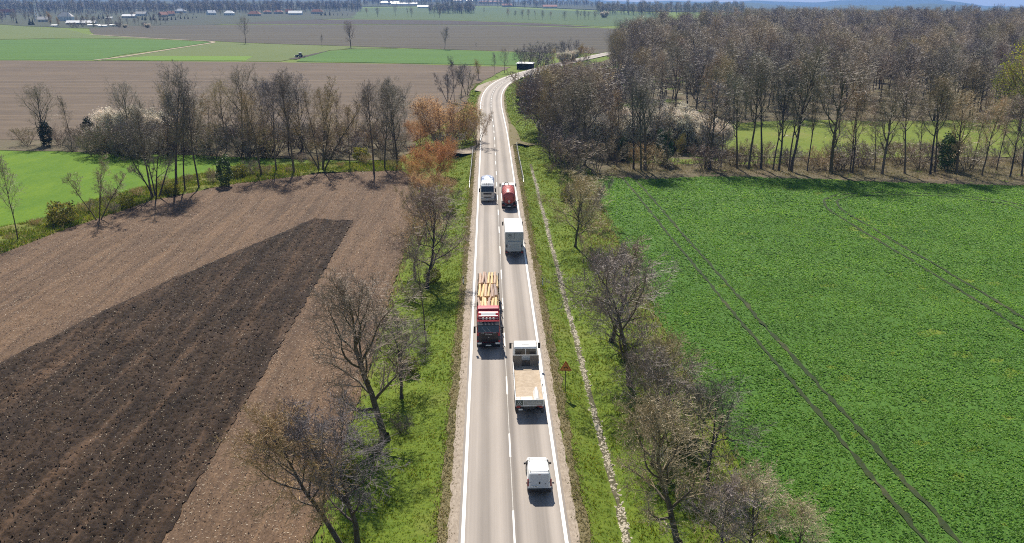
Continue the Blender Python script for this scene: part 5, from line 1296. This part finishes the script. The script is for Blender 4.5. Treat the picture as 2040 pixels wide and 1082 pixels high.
# 7 tractor far off
def tractor(x, y, rz):
    e = empty('tractor', (x, y, hz1(x, y) + .25), rz, 'dark tractor with white cab roof working in the far field', 'tractor')
    MB().prism([(.3, .8), (2.5, .7), (2.6, 1.35), (.4, 1.55)], -.42, .42).build('bonnet', M['tractor_blue'], e, .08)
    MB().box(-.6, .6, -1.2, .4, .6, 1.2).build('chassis', M['chassis'], e)
    MB().prism([(-1.2, 1.2), (.35, 1.2), (.2, 2.55), (-1.1, 2.6)], -.78, .78, [0, 0, .08, .08]).build('cab', M['glass'], e, .03)
    MB().prism([(-1.3, 2.6), (.4, 2.55), (.35, 2.75), (-1.2, 2.85)], -.85, .85).build('roof', M['white'], e, .05)
    for s in (-1, 1): wheel(e, s * .95, -.75, .9, .55); wheel(e, s * .85, 1.9, .62, .4)
    MB().box(-.5, .5, 2.7, 3.2, .6, 1.1).build('front_weight', M['rim'], e, .05)
    p = MB().box(-.1, .1, -3.6, -1.2, .7, .85).box(-1.3, 1.3, -3.3, -3.15, .55, .7)
    p.build('plough_frame', M['rust'], e)
    for k in range(4): MB().prism([(-3.4, .05), (-2.9, .05), (-3.0, .6), (-3.2, .6)], -1.2 + k * .7, -1.14 + k * .7).build('share', M['rim'], e)
tractor(*G(597, 115), R(80))

# ------------------------------------------------------------------ roadside furniture
def warning_sign(x, y):
    e = empty('warning_sign', (x, y, hz1(x, y)), R(-4), 'orange triangular warning sign on a thin post in the right verge', 'road sign')
    MB().cyl((0, .03, 1.25), .035, 2.6, 'z', 8).build('post', M['rust'], e)
    def tri(r0, y0, y1): return [[(r0 * math.cos(a), yy, 2.55 + r0 * math.sin(a)) for a in (R(90), R(210), R(330))] for yy in (y0, y1)]
    for nm, r0, y0, y1, m in (('border', .66, 0, -.02, 'sign_red'), ('face', .52, -.021, -.028, 'sign_yellow')):
        a, b = tri(r0, y0, y1); MB().add(a + b, [(0, 1, 2), (5, 4, 3), (0, 3, 4, 1), (1, 4, 5, 2), (2, 5, 3, 0)]).build(nm, M[m], e)
    s = MB(); prev = None
    for k in range(9):
        a = math.pi * k / 8; q = (.02 + .17 * math.cos(a), -.032, 2.43 + .17 * math.sin(a))
        if prev: s.bar(prev, q, .045, 4)
        prev = q
    s.build('symbol', M['black'], e)
sx, sy = G(1126, 785, -.5); warning_sign(sx, sy)
def post(px, py, lab):
    x, y = G(px, py, -.2); e = empty('marker_post', (x, y, hz1(x, y)), 0, lab, 'road post', 'white marker posts beside the road')
    MB().prism([(-.05, -.1), (.05, -.1), (.05, .9), (-.05, 1.0)], -.07, .07).build('post', M['white'], e, .01)
    MB().prism([(-.052, .68), (.052, .68), (.052, .84), (-.052, .88)], -.073, .073).build('black_band', M['black'], e)
post(923, 566, 'white marker post in the left verge beside the log truck rear')
post(1081, 566, 'white marker post in the right verge beside the ditch behind the box truck')
def guard_rail(pts, lab):
    e = empty('guard_rail', (pts[0][0], pts[0][1], 0), 0, lab, 'guard rail', 'steel guard rails at the culvert'); ox, oy = pts[0]
    L = [0]
    for a, b in zip(pts, pts[1:]): L.append(L[-1] + math.hypot(b[0] - a[0], b[1] - a[1]))
    n = int(L[-1] / 1.0); s = np.linspace(0, L[-1], n + 1); X_ = np.interp(s, L, [p[0] for p in pts]) - ox; Y_ = np.interp(s, L, [p[1] for p in pts]) - oy
    prof = [(.0, .45), (.05, .5), (.05, .56), (0, .6), (.05, .64), (.05, .7), (0, .75), (-.02, .75), (-.02, .45)]
    zend = np.minimum(1, np.minimum(s, L[-1] - s) / 3.0); vs, fs = [], []; k = len(prof)
    for i in range(n + 1):
        for a, z in prof: vs.append((X_[i] + a, Y_[i], z * zend[i] + .0))
    for i in range(n):
        for j in range(k): fs.append((i * k + j, i * k + (j + 1) % k, (i + 1) * k + (j + 1) % k, (i + 1) * k + j))
    MB().add(vs, fs).build('rail', M['steel'], e)
    pm = MB().box(-.05, .05, -.04, .04, -.35, .68).mesh('post', M['steel'])
    for q in range(0, n + 1, 2):
        if zend[q] > .6: obj('post', pm, e, (float(X_[q]) - .06, float(Y_[q]), -.08))
guard_rail([(-3.75, 173), (-3.7, 195), (-3.7, 219), (-4.6, 222)], 'steel guard rail left of the road by the rust orange bush')
guard_rail([(6.9, 178), (6.85, 205), (6.9, 224), (8.0, 227)], 'steel guard rail right of the road below the side track')
def shelter(px, py):
    x, y = G(px, py); e = empty('roadside_shelter', (x, y, hz1(x, y)), R(-20), 'dark roadside shelter with flat white roof beyond the bend', 'shelter')
    MB().box(-4, 4, 1.9, 2.0, 0, 3.4).build('back_wall', M['dark_wood'], e)
    for s in (-1, 1): MB().box(s * 4 - .06, s * 4 + .06, -2, 1.9, 0, 3).build('side_wall', M['dark_wood'], e)
    MB().prism([(-2.6, 2.95), (2.4, 3.5), (2.4, 3.65), (-2.6, 3.1)], -4.5, 4.5).build('roof', M['roof_white'], e)
    MB().box(-3.6, 3.6, 1.2, 1.6, .4, .48).build('bench', M['rust'], e)
shelter(1047, 138)

# ------------------------------------------------------------------ village
def house(px, py, w, d, h, roofh, wall, roof, rz, lab, hip=False):
    x, y = G(px, py); e = empty('house', (x, y, hz1(x, y)), rz, lab, 'house', 'village houses across the fields')
    MB().box(-w / 2, w / 2, -d / 2, d / 2, -.2, h).build('wall', M[wall], e)
    o = .5; xr = w / 2 - (d * .45 if hip else -o)
    rf = MB().add([(-w / 2 - o, -d / 2 - o, h), (w / 2 + o, -d / 2 - o, h), (w / 2 + o, d / 2 + o, h), (-w / 2 - o, d / 2 + o, h), (-xr, 0, h + roofh), (xr, 0, h + roofh)],
                  [(0, 1, 5, 4), (2, 3, 4, 5), (1, 2, 5), (3, 0, 4), (3, 2, 1, 0)]).build('roof', M[roof], e)
    MB().box(w * .2 - .35, w * .2 + .35, -.35, .35, h + roofh * .5, h + roofh + .7).build('chimney', M['wall_cream'], rf)
    nw = max(2, int(w / 3.4))
    for k in range(nw):
        xx = -w / 2 + w * (k + .5) / nw
        for zz in ([1.0] if h < 4.6 else [1.0, 3.8]):
            if k == nw // 2 and zz == 1.0: continue
            MB().box(xx - .55, xx + .55, -d / 2 - .06, -d / 2 + .02, zz, zz + 1.3).build('window', M['glass'], e)
    xx = -w / 2 + w * (nw // 2 + .5) / nw
    MB().box(xx - .5, xx + .5, -d / 2 - .05, -d / 2 + .02, 0, 2.1).build('door', M['dark_wood'], e)
hs = [(132, 42, 20, 12, 6.5, 6, 'wall_white', 'roof_grey', .1, 'large house with grey roof behind the ochre tree', True), (86, 44, 13, 9, 3.5, 4, 'wall_cream', 'roof_grey', .4, 'small house with grey roof left of the ochre tree', False),
      (16, 30, 24, 11, 5, 6, 'wall_cream', 'roof_red', .2, 'red roofed house at the far left edge', False), (258, 36, 22, 10, 3.2, 3, 'wall_cream', 'roof_white', -.1, 'low pale house right of the white greenhouse', False), (282, 32, 18, 10, 4, 4, 'wall_white', 'roof_grey', .0, 'house with pale grey roof above the dark firs', False),
      (325, 34, 14, 10, 4, 5, 'wall_cream', 'roof_red', 1.0, 'house with steep blue shaded roof among the firs', False), (340, 32, 14, 9, 4, 5, 'wall_cream', 'roof_red', .9, 'red gabled house beside the steep roof', False), (360, 26, 22, 11, 4, 5, 'wall_white', 'roof_white', 0, 'white house in the middle of the village', True),
      (421, 30, 16, 9, 4, 5, 'wall_white', 'roof_white', .8, 'white gabled house right of the village middle', False), (457, 31, 18, 11, 4.5, 4.5, 'wall_white', 'roof_white', 0, 'white house with hipped roof standing clear of trees', True), (507, 32, 22, 11, 3.6, 5, 'wall_cream', 'roof_red', 0, 'brown roofed house right of the lone dark tree', True),
      (533, 28, 16, 10, 4, 4, 'wall_cream', 'roof_red', .3, 'small brown house at the right village end', True), (555, 28, 18, 10, 4, 4, 'wall_cream', 'roof_red', .1, 'brown house between the two brown roofs at the village end', True), (589, 30, 26, 11, 3.6, 4.5, 'wall_white', 'roof_white', 0, 'white house with dark base at the right village end', False), (575, 28, 12, 10, 4.5, 5, 'wall_cream', 'roof_red', .2, 'tan gabled house left of the white end house', False), (632, 28, 24, 11, 4.5, 5, 'wall_cream', 'roof_red', .1, 'last house of the village, red brown roof', True),
      (777, 14.5, 60, 22, 6, 4, 'wall_white', 'roof_white', 0, 'long white farm hall beyond the far meadow', False), (806, 15.5, 80, 22, 5, 4, 'wall_white', 'roof_grey', 0, 'second farm hall right of the long white one', False), (843, 18, 30, 15, 4, 3, 'wall_white', 'roof_white', 0, 'small white shed right of the farm halls', False),
      (860, 9, 40, 20, 7, 5, 'wall_white', 'roof_white', 0, 'pale far house above the farm sheds', False), (910, 11, 40, 20, 6, 5, 'wall_white', 'roof_grey', .2, 'far grey house in the town belt', False), (968, 12.5, 50, 20, 6, 5, 'wall_cream', 'roof_red', 0, 'far red roofed house in the town belt', False), (990, 12, 40, 18, 6, 5, 'wall_cream', 'roof_red', .1, 'far red house right of the others in the town belt', False), (1095, 18, 40, 18, 5, 5, 'wall_cream', 'roof_red', .1, 'orange roofed house behind the meadow tree row', False), (1010, 16.5, 30, 16, 5, 5, 'wall_cream', 'roof_red', .1, 'orange roofed house left of the meadow tree row', False), (935, 9, 30, 18, 6, 5, 'wall_white', 'roof_white', .1, 'tiny white house high in the town belt', False)]
for a in hs: house(*a)
def greenhouse(px, py):
    x, y = G(px, py); e = empty('greenhouse', (x, y, hz1(x, y)), R(4), 'long white greenhouse in front of the village', 'greenhouse')
    MB().box(-18, 18, -5, 5, 0, 2.2).build('wall', M['wall_cream'], e)
    MB().add([(-18.5, -5.4, 2.2), (18.5, -5.4, 2.2), (18.5, 5.4, 2.2), (-18.5, 5.4, 2.2), (-18.5, 0, 5.2), (18.5, 0, 5.2)], [(0, 1, 5, 4), (2, 3, 4, 5), (1, 2, 5), (3, 0, 4), (3, 2, 1, 0)]).build('roof', M['roof_white'], e)
    for k in range(9): MB().box(-17 + k * 4, -14.2 + k * 4, -5.06, -4.98, .4, 1.9).build('window', M['glass'], e)
greenhouse(163, 49)
def low_shed(px, py, w, lab):
    x, y = G(px, py); e = empty('low_shed', (x, y, hz1(x, y)), 0, lab, 'shed', 'low sheds at the village edge')
    MB().box(-w / 2, w / 2, -2, 2, 0, 1.7).build('wall', M['wall_white'], e); MB().prism([(-2.4, 1.7), (2.4, 2.4), (2.4, 2.55), (-2.4, 1.85)], -w / 2 - .3, w / 2 + .3).build('roof', M['roof_white'], e)
    MB().box(-.5, .5, -2.06, -1.98, 0, 1.6).build('door', M['dark_wood'], e)
for px, py, w, lab in ((188, 53, 16, 'low white shed right of the greenhouse'), (205, 54, 10, 'small pale shed second from the greenhouse'), (226, 53, 9, 'pale shed third from the greenhouse'), (108, 53.5, 7, 'tiny pale shed under the ochre tree'), (218, 37, 10, 'white shed among the dark firs')): low_shed(px, py, w, lab)
VP = scatter_px(300, -250, 100, 28, 46, 6) + scatter_px(90, 110, 400, 27, 37, 7) + scatter_px(40, 150, 330, 46, 51, 8) + scatter_px(60, 400, 660, 24, 28.5, 9)
far_wood('village_trees', VP, ['tall0', 'tall2', 'broad0', 'broad1', 'budding'], [2, 2, 2, 2, 2], 9, 3, 'small garden trees crowding between the village houses', 8)
def mast(px, py, H):
    x, y = G(px, py); e = empty('lattice_mast', (x, y, hz1(x, y)), .3, 'white lattice mast rising over the village trees at far left', 'mast')
    ns = 9
    for a, b in ((1, 1), (1, -1), (-1, -1), (-1, 1)): MB().bar((a * 2.2, b * 2.2, 0), (a * .5, b * .5, H), .34).build('leg', M['white'], e)
    br = MB()
    for k in range(ns):
        z0, z1 = H * k / ns, H * (k + 1) / ns; w0, w1 = 2.2 - 1.7 * k / ns, 2.2 - 1.7 * (k + 1) / ns
        for s in (-1, 1): br.bar((-w0, s * w0, z0), (w1, s * w1, z1), .2, 4); br.bar((s * w0, -w0, z0), (s * w1, w1, z1), .2, 4)
    br.build('lattice', M['white'], e)
    for k in range(3): MB().bar((-3.5 + k * .6, 0, H * (.7 + .13 * k)), (3.5 - k * .6, 0, H * (.7 + .13 * k)), .15, 4).build('cross_arm', M['white'], e)
mast(74, 44, 34)
gv = 'village trees'
plant_px('leafing', 103, 53, 27, label='ochre willow beside the large grey roofed house', name='leafing_tree', group=gv, color=(1.35, .8, 1.0), k=1.15)
plant_px('leafing', 118, 54, 33, label='smaller ochre tree right of the willow', name='leafing_tree', group=gv, color=(1.3, .85, 1.0))
plant_px('leafing', 440, 31, 17, label='pale yellow tree between the white village houses', name='leafing_tree', group=gv, color=(.9, .8, 1.1))
for k, (px, b, t) in enumerate([(60, 50, 32), (66, 50, 33), (34, 47, 36), (197, 38, 27), (206, 38, 25), (214, 38, 26), (284, 40, 28), (290, 41, 27), (300, 40, 29), (306, 40, 26), (318, 41, 30), (326, 41, 29), (334, 41, 28), (342, 40, 30), (350, 40, 31), (360, 38, 29), (368, 38, 30), (375, 38, 28), (384, 37, 31), (391, 36, 30), (640, 31, 19), (648, 31, 19), (657, 31, 20), (665, 31, 25), (673, 31, 25), (682, 31, 25), (692, 31, 26), (574, 14, 0), (582, 14, 1), (1802, 43, 16), (1973, 66, 9), (2038, 65, 8)]):
    plant_px('spruce', px, b, t, name='fir_tree', rot=k, label='dark fir tree among the village houses' if px < 1000 else 'dark fir standing above the bare wood at the right', group='firs of the village' if px < 1000 else 'firs in the wood', color=(.8, .95, 1.1), k=1.0)
for k in range(24):
    px = random.uniform(120, 320); plant_px(random.choice(['shrub0', 'thorn', 'shrub1', 'leafing']), px, random.uniform(50, 56) if px < 300 else 50, random.uniform(42, 48), name='garden_bush', cat='bush', label='greyish garden bush along the village edge', group='garden bushes of the village', color=BLUE)

# ------------------------------------------------------------------ air
def haze_box(dens):
    m = bpy.data.materials.new('haze'); m.use_nodes = True; nt = m.node_tree; nt.nodes.clear()
    out = nt.nodes.new('ShaderNodeOutputMaterial'); v = nt.nodes.new('ShaderNodeVolumePrincipled')
    v.inputs['Color'].default_value = (.2, .42, .95, 1); v.inputs['Density'].default_value = dens; v.inputs['Anisotropy'].default_value = .1
    nt.links.new(v.outputs[0], out.inputs['Volume'])
    b = MB().box(-15000, 15000, -700, 16500, -560, 75)
    o = b.build('haze', m); tag(o, 'thin blue haze over the far fields', 'haze', kind='stuff')
HAZE = 0.00008
if HAZE: haze_box(HAZE)
